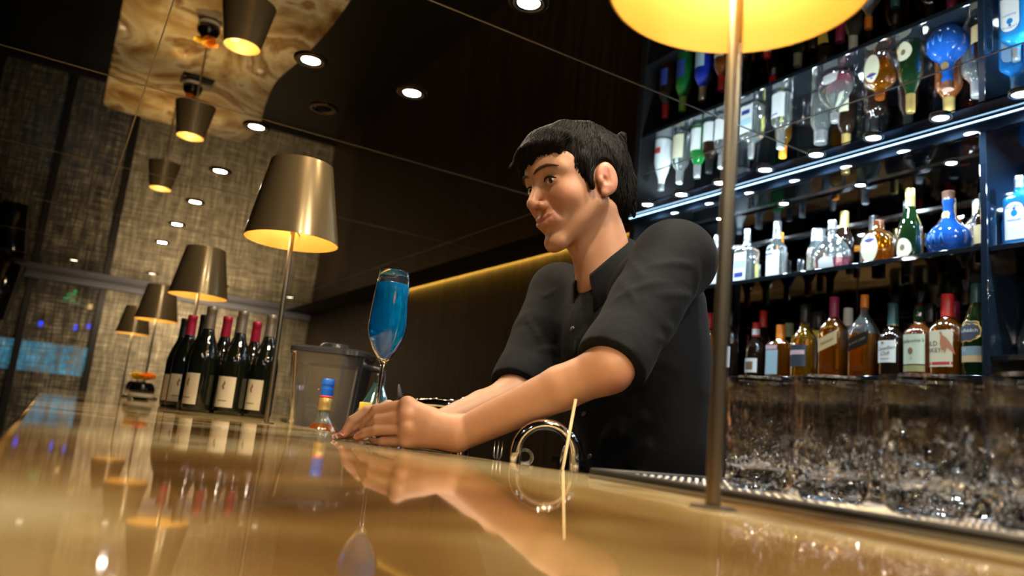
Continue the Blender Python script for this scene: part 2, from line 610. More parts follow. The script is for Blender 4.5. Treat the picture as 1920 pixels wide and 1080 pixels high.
ring_v = lathe([(0.034, 0.0), (0.052, 0.0), (0.053, -0.003), (0.050, -0.006), (0.040, -0.007), (0.034, -0.003), (0.034, 0.0)], 40)
cone_v = lathe([(0.036, -0.003), (0.034, -0.005), (0.031, -0.0045), (0.029, -0.003)], 40)
lens_v = lathe([(0.0, -0.0035), (0.018, -0.0036), (0.031, -0.003)], 32)


def downlight(x, y, label, lit=True, watts=E_DOWN, ang=125, dim=1.0, lens='down_lens'):
    r = empty('ceiling_downlight', (x, y, CEIL), label=label, cat='downlight', group='ceiling downlights')
    mesh('trim_ring', *ring_v, MAT['dark_bronze'], r)
    mesh('reflector', *cone_v, MAT['satin_steel' if lit else 'black_gloss'], r)
    mesh('lens', *lens_v, MAT[lens if lit else 'black_gloss'], r)
    if lit:
        spot('downlight_beam', r, C_DOWN, watts * dim, ang)
    return r


row = [0.05, 0.80, 1.546, 2.29, 3.03, 3.78, 4.52, 5.24, 5.99]
words = ['nearest the camera over the bar', 'over the flute glass and tumblers', 'over the blue drink', 'first lit one seen above the tall bar lamp', 'second', 'third', 'fourth', 'fifth', 'farthest']
lab = ['round ceiling downlight over the near end of the bar', 'round ceiling downlight over the crossed forearms', 'round ceiling downlight over the wine flute',
       'lit round downlight nearest the camera in the row above the bar lamps', 'second lit downlight in the row above the bar lamps', 'third lit downlight in the row above the bar lamps',
       'fourth lit downlight in the row above the bar lamps', 'fifth lit downlight in the row above the bar lamps', 'farthest lit downlight in the row above the bar lamps']
for k, (y, lb) in enumerate(zip(row, lab)):
    downlight(0.525, y, lb, dim=(0.3, 1.7, 1.7)[k] if k < 3 else 1.0)
downlight(0.878, 1.556, 'lit downlight at the top edge, above the bartender')
downlight(0.872, 2.282, 'lone lit downlight in the dark ceiling left of the bartender')
downlight(0.872, 0.80, 'lit downlight over the near shoulder of the bartender', lens='glint_lens', dim=0.35)
downlight(0.872, 0.05, 'downlight over the nearest tumblers', lens='glint_lens', dim=0.35)
downlight(0.68, 2.642, 'unlit dark downlight with a brass rim in the mirror ceiling', lit=False)
for x, y, lb_ in ((1.4, -0.7, 'added unseen downlight over the aisle behind the camera'), (1.4, 0.05, 'added unseen downlight over the aisle beside the tumblers'), (0.872, -0.7, 'added unseen downlight between bar and aisle behind the camera'), (-1.1, -0.7, 'added unseen downlight over the seats behind the camera'), (-1.1, 0.3, 'added unseen downlight over the seats beside the camera'), (-0.4, -1.45, 'added unseen downlight near the rear wall')):  # unseen downlights added for glints on the glassware
    downlight(x, y, lb_, lens='glint_lens', dim=0.05)
for x, w_, lb_ in ((1.93, 0.40, 'added downlight washing the woven screen next to the timber wall'), (1.28, 1.1, 'added downlight washing the bright middle of the woven screen'), (0.64, 0.55, 'added downlight washing the woven screen right of the dark mullion'), (0.0, 0.12, 'dim added downlight close to the open part of the screen')):  # extra downlights added to brighten the woven screen
    r = downlight(x, 7.7, lb_, watts=E_WASH * w_, ang=105, lens='wash_lens')
    for ch in r.children:
        if ch.type == 'LIGHT':
            ch.rotation_euler = (math.radians(48), 0, 0)

for i, y in enumerate([0.565, 0.79, 1.02, 1.25, 1.476, 1.70, 1.93, 2.16, 2.388, 2.61]):
    where = ['outside the right edge of the picture', 'near the right edge of the picture', 'above the blue gin bottles', 'above the blue ceramic flagon', 'above the amber whisky with a crown label', 'above the round pink cognac bottle', 'above the white labelled vodka', 'beside the lamp pole', 'left of the lamp pole', 'nearest the timber wall'][i]
    r = empty('shelf_downlight', (2.212, y, CEIL - 0.001), label='small cool downlight over the shelving, ' + where, cat='downlight', group='cool downlights along the back bar')
    mesh('trim_ring', *xf(ring_v, Matrix.Diagonal((0.62, 0.62, 1, 1))), MAT['satin_steel'], r)
    mesh('lens', *xf(lens_v, Matrix.Diagonal((0.75, 0.75, 1.2, 1))), MAT['shelf_lens'], r)
    s = spot('shelf_beam', r, C_SHELF, E_SHELF, 120, 0.6, 0.015)
    s.rotation_euler = (0, math.radians(-22), 0)
# small lamps under the top board, over the bottles
for i, y in enumerate([0.95, 1.36, 1.70, 2.05, 2.40, 2.68]):
    r = empty('cabinet_light', (2.47, y, CEIL - 0.05), label='recessed cool cabinet light under the top board, ' + ['over the blue gin bottles', 'over the blue flagon', 'over the pink cognac', 'over the vodka bottles', 'behind the lamp pole', 'nearest the timber wall'][i], cat='cabinet light', group='cabinet lights in the shelving')
    mesh('trim_ring', *xf(ring_v, Matrix.Diagonal((0.5, 0.5, 1, 1))), MAT['satin_steel'], r)
    mesh('lens', *xf(lens_v, Matrix.Diagonal((0.5, 0.5, 1.2, 1))), MAT['shelf_lens'], r)
    s = spot('cabinet_beam', r, (0.16, 0.56, 1.0) if i == 0 else C_SHELF, E_SHELF * (3.2 if i == 0 else 0.8), 140, 0.6, 0.01)

# ------------------------------------------------------------------ bar lamps
LAMP_H, LAMP_SH, LAMP_R, LAMP_RT = 0.4567, 0.2053, 0.1175, 0.079
th_ = 0.0022


def make_lamp():
    r = empty('bar_lamp', cat='lamp', group='row of bronze lamps standing on the bar')
    mesh('base_plate', *lathe([(0, 0), (0.018, 0.0), (0.019, 0.0012), (0.017, 0.0022), (0, 0.0024)], 40), MAT['dark_bronze'], r, autos=35)
    mesh('pole', *lathe([(0, 0.001), (0.0062, 0.001), (0.0062, 0.60), (0, 0.60)], 24), MAT['brushed_brass'], r, autos=40)
    h0, h1, R0, R1 = LAMP_H, LAMP_H + LAMP_SH, LAMP_R, LAMP_RT
    n = 8
    outer = [(R0 + (R1 - R0) * k / n, h0 + (h1 - h0) * k / n) for k in range(n + 1)]
    inner = [(q[0] - th_, q[1]) for q in outer[::-1]]
    rim = [(R0 - th_, h0 - 0.0005), (R0, h0 - 0.0005)]
    V, Fc = lathe(outer + inner + rim[:1] + [outer[0]], 72)
    mi = []
    for fa in Fc:
        k = fa[0] // 72
        mi.append(0 if k < n + 1 else 1)
    mesh('shade', V, Fc, [MAT['bronze_lacquer'], MAT['gold_lining']], r, midx=mi, autos=50)
    s = mesh('lamp_holder', *lathe([(0, h0 + 0.03), (0.018, h0 + 0.03), (0.020, h0 + 0.034), (0.020, h0 + 0.044), (0.012, h0 + 0.05), (0.012, h0 + 0.08), (0, h0 + 0.08)], 28), MAT['gold_lining'], r, autos=40)
    for k in range(3):
        a = 2 * math.pi * k / 3 + 0.5
        rr = R0 + (R1 - R0) * 0.2 - 0.002
        mesh('spider_arm', *tube([(0.012 * math.cos(a), 0.012 * math.sin(a), h0 + 0.041), (rr * math.cos(a), rr * math.sin(a), h0 + 0.041)], 0.0018, 8), MAT['brushed_brass'], r)
    mesh('bulb', *lathe([(0, h0 + 0.078), (0.011, h0 + 0.082), (0.024, h0 + 0.105), (0.026, h0 + 0.125), (0.018, h0 + 0.145), (0, h0 + 0.153)], 24), MAT['warm_bulb'], r)
    for zo, ee in ((0.070, 0.55), (0.168, 0.45)):
        ld = bpy.data.lights.new('lamp_glow', 'POINT')
        ld.color = C_LAMP
        ld.energy = E_LAMP * ee
        ld.shadow_soft_size = 0.022
        lo = bpy.data.objects.new('lamp_glow', ld)
        link(lo, r)
        lo.location = (0.034, 0.0, h0 + zo)
    sp = spot('lamp_downlight', r, C_LAMP, E_SPOT, 122, 0.5, 0.012, h0 + 0.028)
    sp.location.x = 0.036
    return r


lamp0 = make_lamp()
LX, LY, LS = 0.4681, 0.4478, 1.4642
labels = ['large bar lamp cropped by the top edge, pole in front of the bartender', 'tall bronze lamp in front of the dark timber wall', 'bronze lamp rising behind the wine bottles', 'small bronze lamp behind the orange flower bowls', 'smallest and farthest bronze bar lamp on the left']
for i in range(5):
    o = lamp0 if i == 0 else clone(lamp0)
    o.location = (LX, LY + LS * i, 0.0)
    o['label'] = labels[i]
    o.rotation_euler = (0, math.radians(0.8) if i == 1 else 0, 0.35 * i + 2.4)

# ------------------------------------------------------------------ pendant and lights at the far left
pd = empty('black_pendant', (-0.56, 8.55, CEIL), label='black glossy pendant shade hanging near the screen wall at the left edge', cat='pendant lamp')
mesh('canopy', *lathe([(0, 0), (0.05, 0), (0.05, -0.02), (0, -0.022)], 28), MAT['black_gloss'], pd, autos=40)
mesh('shade', *lathe([(0.0, -0.03), (0.19, -0.03), (0.195, -0.04), (0.125, -0.55), (0.118, -0.55), (0.186, -0.045), (0.0, -0.042)], 40), MAT['black_gloss'], pd, autos=40)
mesh('stem', *tube([(0, 0, 0.0), (0, 0, -0.04)], 0.008), MAT['black_gloss'], pd)

BY = 16.0                     # the room behind the screen
KB = BY / FAR_Y


def beyond(x, z): return x * KB, CAM_Z + (z - CAM_Z) * KB


x0, zt = beyond(-0.60, 0.425)
x1, zb_ = beyond(0.285, 0.132)
lb = empty('light_box', (0, BY, FLOOR), label='cyan glowing light box far behind the woven screen', cat='light box')
bx('glow_panel', (x0, x1, -0.02, 0.0, zb_ - FLOOR, zt - FLOOR), MAT['cyan_lightbox'], lb)
bx('plinth', (x0 - 0.02, x1 + 0.02, 0.0, 0.045, 0.0, zt - FLOOR + 0.02), MAT['dark_matte'], lb)
x, z = beyond(0.036, 0.935)
ex = empty('exit_sign', (x, BY + 0.015, z), label='small green glowing exit pictogram behind the screen', cat='sign')
bx('sign_box', (-0.20, 0.20, 0.0, 0.03, -0.15, 0.15), MAT['dark_matte'], ex, bev=0.004, seg=1)
fig = xf(lathe([(0, 0), (0.016, 0), (0.016, 0.003), (0, 0.003)], 16), T(0.03, -0.004, 0.045) @ RX(math.pi / 2))
run = join(fig, tube([(0.025, -0.003, 0.025), (0.0, -0.003, -0.012)], 0.011, 8), tube([(0.0, -0.003, -0.012), (0.03, -0.003, -0.035), (0.012, -0.003, -0.062)], 0.008, 8), tube([(0.0, -0.003, -0.012), (-0.025, -0.003, -0.035), (-0.055, -0.003, -0.035)], 0.008, 8), tube([(0.02, -0.003, 0.02), (-0.015, -0.003, 0.02), (-0.03, -0.003, -0.002)], 0.006, 8), tube([(0.022, -0.003, 0.02), (0.05, -0.003, 0.0)], 0.006, 8))
S2 = Matrix.Diagonal((1.9, 1.0, 1.9, 1))
mesh('running_figure', *xf(run, S2), MAT['fluo_green'], ex)
mesh('ground_line', *xf(tube([(-0.09, -0.003, -0.066), (0.09, -0.003, -0.066)], 0.004, 6), S2), MAT['fluo_green'], ex)
for x, z, w, h, mt, lbl in [(-0.172, 0.607, 0.075, 0.09, 'blue_lamp', 'square blue lamp behind the screen left of the pair'), (0.132, 0.621, 0.055, 0.12, 'blue_lamp', 'tall blue lamp behind the screen below the exit pictogram'),
                            (0.250, 0.645, 0.06, 0.10, 'blue_lamp', 'blue lamp behind the screen next to the mullion'), (0.225, 0.85, 0.08, 0.09, 'amber_lamp', 'small amber lamp behind the screen near the exit pictogram')]:
    x, z = beyond(x, z)
    r = empty('indicator_lamp', (x, BY + 0.015, z), label=lbl, cat='lamp', group='small lamps behind the screen')
    bx('housing', (-w / 2 - 0.01, w / 2 + 0.01, 0.0, 0.034, -h / 2 - 0.01, h / 2 + 0.01), MAT['dark_matte'], r, bev=0.003, seg=1)
    bx('lit_face', (-w / 2, w / 2, -0.004, 0.0, -h / 2, h / 2), MAT[mt], r, bev=0.002, seg=1)

# ------------------------------------------------------------------ lettering
def text_vf(s, size, shear=0.0, res=2):
    cu = bpy.data.curves.new('lettering', 'FONT')
    cu.body = s
    cu.size = size
    cu.shear = shear
    cu.align_x = 'CENTER'
    cu.align_y = 'CENTER'
    cu.resolution_u = res
    ob = bpy.data.objects.new('lettering', cu)
    COL.objects.link(ob)
    dg = bpy.context.evaluated_depsgraph_get()
    ev = ob.evaluated_get(dg)
    me = ev.to_mesh()
    v = [tuple(q.co) for q in me.vertices]
    f = [tuple(p.vertices) for p in me.polygons]
    ev.to_mesh_clear()
    bpy.data.objects.remove(ob)
    bpy.data.curves.remove(cu)
    return v, f


# ------------------------------------------------------------------ bottles
def rad(th, a, b, n):
    return ((abs(math.cos(th)) / b) ** n + (abs(math.sin(th)) / a) ** n) ** (-1.0 / n)


def bottle_vf(prof, seg=44):
    V, Fc, rows = [], [], []
    for z, a, b, n in prof:
        row = []
        for i in range(seg):
            th = 2 * math.pi * i / seg
            R = rad(th, a, b, n)
            row.append(len(V))
            V.append((-R * math.cos(th), -R * math.sin(th), z))
        rows.append(row)
    for p, q in zip(rows[:-1], rows[1:]):
        for i in range(seg):
            j = (i + 1) % seg
            Fc.append((p[j], p[i], q[i], q[j]))
    Fc.append(tuple(rows[0]))
    Fc.append(tuple(rows[-1][::-1]))
    return V, Fc


def std_prof(h, a, b, n, zb, zn, rn, taper=0.0):
    """straight body to zb, shoulder curve to the neck at zn"""
    P = [(0.0, a * 0.88, b * 0.88, n), (0.003, a * 0.97, b * 0.97, n), (0.010, a * (1 - taper), b * (1 - taper), n), (zb * 0.5, a * (1 - taper * 0.5), b * (1 - taper * 0.5), n), (zb, a, b, n)]
    for k in range(1, 9):
        t = k / 8
        s = 0.5 - 0.5 * math.cos(math.pi * t)
        s = 0.6 * s + 0.4 * t * t
        P.append((zb + (zn - zb) * t, a + (rn - a) * s, b + (rn - b) * s, n + (2 - n) * min(1, t * 1.3)))
    P.append((h, rn, rn, 2))
    return P


def body_at(prof, z):
    for p, q in zip(prof[:-1], prof[1:]):
        if p[0] <= z <= q[0]:
            t = (z - p[0]) / max(q[0] - p[0], 1e-9)
            return [p[i] + (q[i] - p[i]) * t for i in (1, 2, 3)]
    return prof[-1][1:]


def on_body(prof, u, z, eps, rot=0.0):
    a, b, n = body_at(prof, z)
    th = (math.atan2(u, b) if n > 3.2 else u / ((a + b) / 2)) + rot
    R = rad(th, a, b, n) + eps
    return (-R * math.cos(th), -R * math.sin(th), z)


def label_patch(prof, u0, u1, z0, z1, slant=0.0, rot=0.0, eps=0.0006, shape='rect', nu=16, nz=6):
    V, Fc = [], []
    for j in range(nz + 1):
        for i in range(nu + 1):
            tu, tz = i / nu, j / nz
            u = u0 + (u1 - u0) * tu
            z = z0 + (z1 - z0) * tz
            if shape == 'oval':
                cu, cz = (u0 + u1) / 2, (z0 + z1) / 2
                X, Y = 2 * tu - 1, 2 * tz - 1
                u = cu + (u1 - u0) / 2 * X * math.sqrt(max(0, 1 - Y * Y / 2))
                z = cz + (z1 - z0) / 2 * Y * math.sqrt(max(0, 1 - X * X / 2))
            elif shape == 'arch':
                X = 2 * tu - 1
                z = z0 + (z1 - z0) * tz * (0.78 + 0.22 * math.sqrt(max(0, 1 - X * X)))
            elif shape == 'scallop':
                cu, cz = (u0 + u1) / 2, (z0 + z1) / 2
                X, Y = 2 * tu - 1, 2 * tz - 1
                w = 1 + 0.05 * math.sin(9 * math.atan2(Y, X))
                u = cu + (u1 - u0) / 2 * X * math.sqrt(max(0, 1 - Y * Y / 2.6)) * w
                z = cz + (z1 - z0) / 2 * Y * math.sqrt(max(0, 1 - X * X / 2.6)) * w
            z += slant * (u - (u0 + u1) / 2)
            V.append(on_body(prof, u, z, eps, rot))
    for j in range(nz):
        for i in range(nu):
            q = j * (nu + 1) + i
            Fc.append((q, q + nu + 1, q + nu + 2, q + 1))
    return V, Fc


def letters_on(prof, s, size, u, z, shear=0.0, rot=0.0, slant=0.0, arc=0.0, eps=0.0010):
    v, f = text_vf(s, size, shear)
    out = []
    for x, y, _ in v:
        zz_ = z + y + slant * x + arc * x * x
        out.append(on_body(prof, u + x, zz_, eps, rot))
    return out, [q[::-1] for q in f]


def figure_vf(prof, pts, rot=0.0, cell=0.0008):
    """printed figure: fine cells of the outline wrapped on the bottle"""
    us, zs_ = [q[0] for q in pts], [q[1] for q in pts]
    V, Fc = [], []

    def inside(u, z):
        c = False
        for (u0, z0), (u1, z1) in zip(pts, pts[1:] + pts[:1]):
            if (z0 > z) != (z1 > z) and u < (u1 - u0) * (z - z0) / (z1 - z0) + u0:
                c = not c
        return c
    nu, nz = int((max(us) - min(us)) / cell) + 1, int((max(zs_) - min(zs_)) / cell) + 1
    for i in range(nu):
        for j in range(nz):
            u, z = min(us) + (i + 0.5) * cell, min(zs_) + (j + 0.5) * cell
            if inside(u, z):
                n = len(V)
                h = cell * 0.52
                V += [on_body(prof, u - h, z - h, 0.0013, rot), on_body(prof, u - h, z + h, 0.0013, rot), on_body(prof, u + h, z + h, 0.0013, rot), on_body(prof, u + h, z - h, 0.0013, rot)]
                Fc.append((n, n + 1, n + 2, n + 3))
    return V, Fc




def flat(name, col, rough=0.6, **k):
    if name not in MAT:
        M_(name, col, rough, **k)
    return MAT[name]


def glass(name, col, trans=0.75, rough=0.02):
    if name not in MAT:
        M_(name, col, rough, trans=trans, ior=1.42)
    return MAT[name]


def build_bottle(label, loc, prof, gm, fill=None, cap=None, labels=(), cat='bottle', group=None, rz=0.0, name='spirit_bottle', stopper=None):
    r = empty(name, loc, rz, label, cat, group)
    V, Fc = bottle_vf(prof)
    if fill:
        zf, m2 = fill
        mi = [1 if (len(fa) == 4 and sum(V[i][2] for i in fa) / 4 < zf) or (len(fa) > 4 and V[fa[0]][2] < zf) else 0 for fa in Fc]
        o = mesh('glass_body', V, Fc, [gm, m2], r, midx=mi, autos=50)
    else:
        o = mesh('glass_body', V, Fc, gm, r, autos=50)
    if cap:
        pr, cm = cap
        mesh('cap', *lathe(pr, 28), cm, r, autos=40)
    if stopper:
        pr, cm = stopper
        mesh('stopper', *lathe(pr, 28), cm, r, autos=40)
    for d in labels:
        lo = mesh('paper_label', *label_patch(prof, d['u'][0], d['u'][1], d['z'][0], d['z'][1], d.get('slant', 0), d.get('rot', 0), d.get('eps', 0.0006), d.get('shape', 'rect')), d['m'], r)
        for tx in d.get('bands', ()):
            mesh('printed_band', *label_patch(prof, tx['u'][0], tx['u'][1], tx['z'][0], tx['z'][1], tx.get('slant', d.get('slant', 0)), d.get('rot', 0), 0.0009, tx.get('shape', 'rect'), 10, 4), tx['m'], lo)
        for tx in d.get('text', ()):
            mesh('lettering', *letters_on(prof, tx['s'], tx['size'], tx.get('x', (d['u'][0] + d['u'][1]) / 2), tx['zc'], tx.get('shear', 0), d.get('rot', 0), tx.get('slant', d.get('slant', 0)), tx.get('arc', 0.0), 0.0012), tx.get('m', MAT['ink_black']), lo, smooth=False)
        for tx in d.get('poly', ()):   # flat printed figures: outline in (u, z)
            mesh(tx.get('name', 'printed_figure'), *figure_vf(prof, tx['pts'], d.get('rot', 0)), tx['m'], lo, smooth=False)
    return r


def cap_prof(z0, z1, r0, r1=None, bead=True):
    r1 = r1 or r0
    return [(0, z0), (r0, z0), (r0 + (0.0006 if bead else 0), z0 + 0.002), (r0, z0 + 0.004), ((r0 + r1) / 2, (z0 + z1) / 2), (r1, z1 - 0.002), (r1 - 0.0015, z1), (0, z1)]


def ell(cu, cz, ru, rz_, n=20, a0=0, a1=2 * math.pi):
    return [(cu + ru * math.cos(a0 + (a1 - a0) * k / n), cz + rz_ * math.sin(a0 + (a1 - a0) * k / n)) for k in range(n)]


AMB = glass('amber_spirit', (0.95, 0.30, 0.012), 0.93)
AMB2 = glass('gold_spirit', (0.97, 0.46, 0.015), 0.92)
DKA = glass('dark_amber_spirit', (0.30, 0.08, 0.015), 0.6)
DKG = glass('dark_green_glass', (0.010, 0.035, 0.010), 0.4)
DKB = glass('dark_brown_glass', (0.020, 0.010, 0.006), 0.3)
GRN = glass('green_glass', (0.02, 0.30, 0.06), 0.6)
CLR = glass('pale_glass', (0.86, 0.95, 0.95), 0.93)
PNK = glass('rose_cognac', (0.62, 0.16, 0.24), 0.78)
BLU = glass('sapphire_glass', (0.03, 0.40, 0.92), 0.50)
FRO = flat('frosted_white', (0.80, 0.84, 0.86), 0.35)
WHT = flat('white_paper', (0.82, 0.84, 0.84), 0.6)
CRM = flat('pale_cream_paper', (0.78, 0.72, 0.52), 0.6)
GRP = flat('pale_green_paper', (0.62, 0.70, 0.56), 0.6)
TANP = flat('tan_paper', (0.62, 0.46, 0.24), 0.5)
GLD = flat('gold_foil', (0.70, 0.48, 0.16), 0.3, metal=0.7)
MAR = flat('maroon_foil', (0.33, 0.03, 0.10), 0.35)
ORC = flat('orange_cap', (0.85, 0.25, 0.02), 0.35)
REDC = flat('red_cap', (0.62, 0.03, 0.03), 0.35)
TEAL = flat('teal_foil', (0.02, 0.10, 0.12), 0.35)
BLK = MAT['black_foil']
SIL = flat('silver_cap', (0.72, 0.74, 0.76), 0.25, metal=0.8)
NAVY = flat('navy_print', (0.03, 0.06, 0.30), 0.5)
SKYB = flat('pale_blue_paper', (0.45, 0.68, 0.80), 0.6)
YEL = flat('yellow_paper', (0.85, 0.78, 0.12), 0.6)
OLIVE = flat('olive_band', (0.36, 0.36, 0.16), 0.6)
REDP = flat('red_print', (0.55, 0.05, 0.05), 0.6)
RUST = flat('rust_print', (0.55, 0.22, 0.12), 0.6)
SLATE = flat('slate_label', (0.05, 0.06, 0.09), 0.5)
BLUC = flat('blue_ceramic', (0.012, 0.09, 0.42), 0.08, coat=1.0)
PINKP = flat('pink_paper', (0.80, 0.55, 0.62), 0.6)

GL, GM, GN = 'bottles on the lower shelf', 'bottles on the middle shelf', 'blue gin bottles in the right niche'
X1 = 2.362      # front row
z2, z1 = SH2, SH1

# --- lower shelf, from the bartender to the right
P = std_prof(0.215, 0.036, 0.036, 2, 0.115, 0.165, 0.013)
build_bottle('dark liqueur bottle with red and white neck, beside the sleeve of the bartender', (X1, 2.075, z2), P, DKB, cap=(cap_prof(0.165, 0.222, 0.0145), REDC), group=GL,
             labels=[dict(u=(-0.034, 0.034), z=(0.02, 0.075), m=WHT, bands=[dict(u=(-0.018, 0.018), z=(0.03, 0.062), m=MAT['ink_brown'])]), dict(u=(-0.0138 * 3.1, 0.0138 * 3.1), z=(0.172, 0.195), m=WHT, eps=0.0022)])
P = std_prof(0.165, 0.052, 0.030, 5, 0.125, 0.150, 0.016)
build_bottle('squat square orange liqueur bottle with orange cap and white label', (X1, 1.955, z2), P, AMB, cap=(cap_prof(0.15, 0.205, 0.0165), ORC), group=GL,
             labels=[dict(u=(-0.050, 0.014), z=(0.012, 0.105), m=SKYB), dict(u=(-0.05, 0.01), z=(0.108, 0.124), m=PINKP)])
P = std_prof(0.235, 0.044, 0.044, 2.6, 0.135, 0.195, 0.0165)
build_bottle('golden whisky bottle with black cap and dark label', (X1, 1.845, z2), P, AMB2, cap=(cap_prof(0.205, 0.275, 0.018), BLK), group=GL,
             labels=[dict(u=(-0.042, 0.034), z=(0.038, 0.118), m=SLATE, bands=[dict(u=(-0.042, 0.030), z=(0.082, 0.098), m=PINKP)])])
P = std_prof(0.232, 0.044, 0.036, 6, 0.165, 0.222, 0.0145)
build_bottle('square whisky bottle with maroon cap and slanted tan label', (X1, 1.722, z2), P, AMB, cap=(cap_prof(0.218, 0.292, 0.0165), MAR), group=GL,
             labels=[dict(u=(-0.043, 0.040), z=(0.102, 0.150), m=TANP, slant=0.38, bands=[dict(u=(-0.026, 0.024), z=(0.122, 0.129), m=GLD)]), dict(u=(-0.02, 0.022), z=(0.018, 0.045), m=DKA)])
P = std_prof(0.240, 0.044, 0.036, 6, 0.150, 0.226, 0.0125)
build_bottle('square whisky bottle with orange cap and slanted black label', (X1, 1.602, z2), P, CLR, fill=(0.148, AMB), cap=(cap_prof(0.242, 0.288, 0.0135), ORC), group=GL,
             labels=[dict(u=(-0.043, 0.040), z=(0.100, 0.142), m=BLK, slant=0.38, text=[dict(s='BLACK LABEL', size=0.0105, zc=0.121, m=GLD)]), dict(u=(-0.02, 0.022), z=(0.018, 0.042), m=DKA)])
P = std_prof(0.185, 0.042, 0.042, 2.3, 0.125, 0.170, 0.0155)
build_bottle('dark whisky bottle with teal capsule and white script label', (X1, 1.497, z2), P, DKB, cap=(cap_prof(0.172, 0.248, 0.017, 0.015), TEAL), group=GL,
             labels=[dict(u=(-0.038, 0.032), z=(0.045, 0.118), m=WHT, text=[dict(s='Canadian', size=0.0165, zc=0.092, shear=0.4, slant=0.12), dict(s='Club', size=0.0165, zc=0.075, shear=0.4, slant=0.12)], bands=[dict(u=(-0.018, 0.012), z=(0.0565, 0.0585), m=MAT['ink_brown'])], poly=[dict(pts=ell(-0.010, 0.111, 0.005, 0.003), m=MAT['ink_brown'])]), dict(u=(-0.04, 0.04), z=(0.172, 0.176), m=GLD, eps=0.002)])
P = std_prof(0.190, 0.044, 0.044, 2.3, 0.140, 0.175, 0.017)
build_bottle('dark red whisky bottle with pale green script label', (X1, 1.406, z2), P, DKA, cap=(cap_prof(0.180, 0.232, 0.0185, 0.0165), DKG), group=GL,
             labels=[dict(u=(-0.040, 0.038), z=(0.038, 0.134), m=GRP, text=[dict(s="Ballantine's", size=0.016, zc=0.112, shear=0.35, slant=0.06), dict(s='21', size=0.010, zc=0.056, m=MAT['ink_brown'])], bands=[dict(u=(-0.041, 0.038), z=(0.014, 0.034), m=OLIVE)], poly=[dict(pts=ell(-0.004, 0.080, 0.008, 0.011), m=MAT['ink_brown'], name='printed_crest')])])
P = std_prof(0.200, 0.047, 0.041, 3.0, 0.150, 0.190, 0.0165)
bird = [(-0.001, 0.136), (0.003, 0.139), (0.005, 0.134), (0.008, 0.126), (0.016, 0.120), (0.024, 0.110), (0.032, 0.094), (0.038, 0.074), (0.040, 0.064), (0.034, 0.072), (0.026, 0.082), (0.020, 0.086), (0.017, 0.078), (0.014, 0.068), (0.012, 0.078), (0.008, 0.080), (0.007, 0.070), (0.005, 0.081), (0.001, 0.092), (-0.001, 0.104), (0.001, 0.116), (0.001, 0.128), (-0.003, 0.132)]
build_bottle('bourbon bottle with red capsule and a standing bird on the label', (X1, 1.316, z2), P, AMB, cap=(cap_prof(0.188, 0.262, 0.0195, 0.018), REDC), group=GL,
             labels=[dict(u=(-0.066, 0.034), z=(0.028, 0.142), m=CRM, text=[dict(s='WILD', size=0.0205, x=-0.034, zc=0.100), dict(s='TURKEY', size=0.0195, x=-0.032, zc=0.079)], bands=[dict(u=(-0.066, 0.034), z=(0.034, 0.043), m=REDP)], poly=[dict(pts=bird, m=RUST, name='printed_bird')])])
P = [(0, 0.036, 0.036, 2.6), (0.004, 0.040, 0.040, 2.6), (0.10, 0.0405, 0.0405, 2.6), (0.155, 0.038, 0.038, 2.5), (0.195, 0.027, 0.027, 2.2), (0.222, 0.019, 0.019, 2), (0.24, 0.017, 0.017, 2)]
build_bottle('green whisky bottle with a scalloped dark shield label, next to the divider', (X1, 1.226, z2), P, DKG, cap=(cap_prof(0.224, 0.285, 0.0190, 0.0180), TEAL), group=GL,
             labels=[dict(u=(-0.044, 0.040), z=(0.102, 0.168), m=GLD, shape='scallop', eps=0.0004, rot=-0.30, text=[dict(s='Glenfiddich', size=0.0150, x=-0.003, zc=0.136, m=WHT)], bands=[dict(u=(-0.041, 0.037), z=(0.106, 0.164), m=SLATE, shape='scallop')]),
                     dict(u=(-0.030, 0.028), z=(0.040, 0.088), m=flat('steel_blue_paper', (0.22, 0.34, 0.40)), text=[dict(s='12', size=0.013, x=-0.020, zc=0.078, m=WHT)], bands=[dict(u=(-0.03, 0.028), z=(0.041, 0.060), m=TANP)])])

# lower shelf, back row and behind the bartender
def simple(label, x, y, z, h, r, gm, cm, lm=None, capz=0.24, group=GL, n=2.0, lz=(0.15, 0.45), fillm=None, nr=0.30, half=0.8):
    P = std_prof(h * (1 - capz * 0.6), r, r, n, h * 0.55, h * 0.78, r * nr + 0.004)
    rn = r * nr + 0.004
    lab_ = [dict(u=(-r * half, r * half), z=(h * lz[0], h * lz[1]), m=lm)] if lm else []
    return build_bottle(label, (x, y, z), P, gm, cap=(cap_prof(h * (1 - capz), h, rn + 0.0018, rn + 0.0008), cm), labels=lab_, group=group)


simple('slim bottle with tall red cap behind the red and white necked liqueur', 2.50, 2.16, z2, 0.30, 0.034, DKB, REDC, None, 0.34)
simple('squat bottle with pale green stopper behind the orange liqueur', 2.49, 2.02, z2, 0.235, 0.040, DKG, flat('sage_cap', (0.35, 0.38, 0.25)), None)
simple('bottle with yellow label behind the golden whisky', 2.49, 1.885, z2, 0.27, 0.040, DKB, BLK, YEL, lz=(0.55, 0.72), nr=0.55)
simple('clear bottle with white cap behind the maroon capped whisky', 2.49, 1.755, z2, 0.275, 0.038, CLR, WHT, SKYB)
simple('dark tall bottle behind the orange capped whisky', 2.52, 1.60, z2, 0.29, 0.036, DKB, BLK, None)
simple('dark bottle behind the white script label', 2.52, 1.46, z2, 0.27, 0.038, DKB, BLK, None)
simple('green bottle with red capsule behind the pale green label', 2.49, 1.365, z2, 0.265, 0.038, GRN, MAR, YEL)
simple('bottle with silver cap behind the bird label bourbon', 2.49, 1.262, z2, 0.255, 0.036, DKB, SIL, SKYB)
simple('slim bottle with red neck and blue label, seen upside down in the ceiling', X1, 2.70, z2, 0.30, 0.036, DKB, REDC, NAVY)
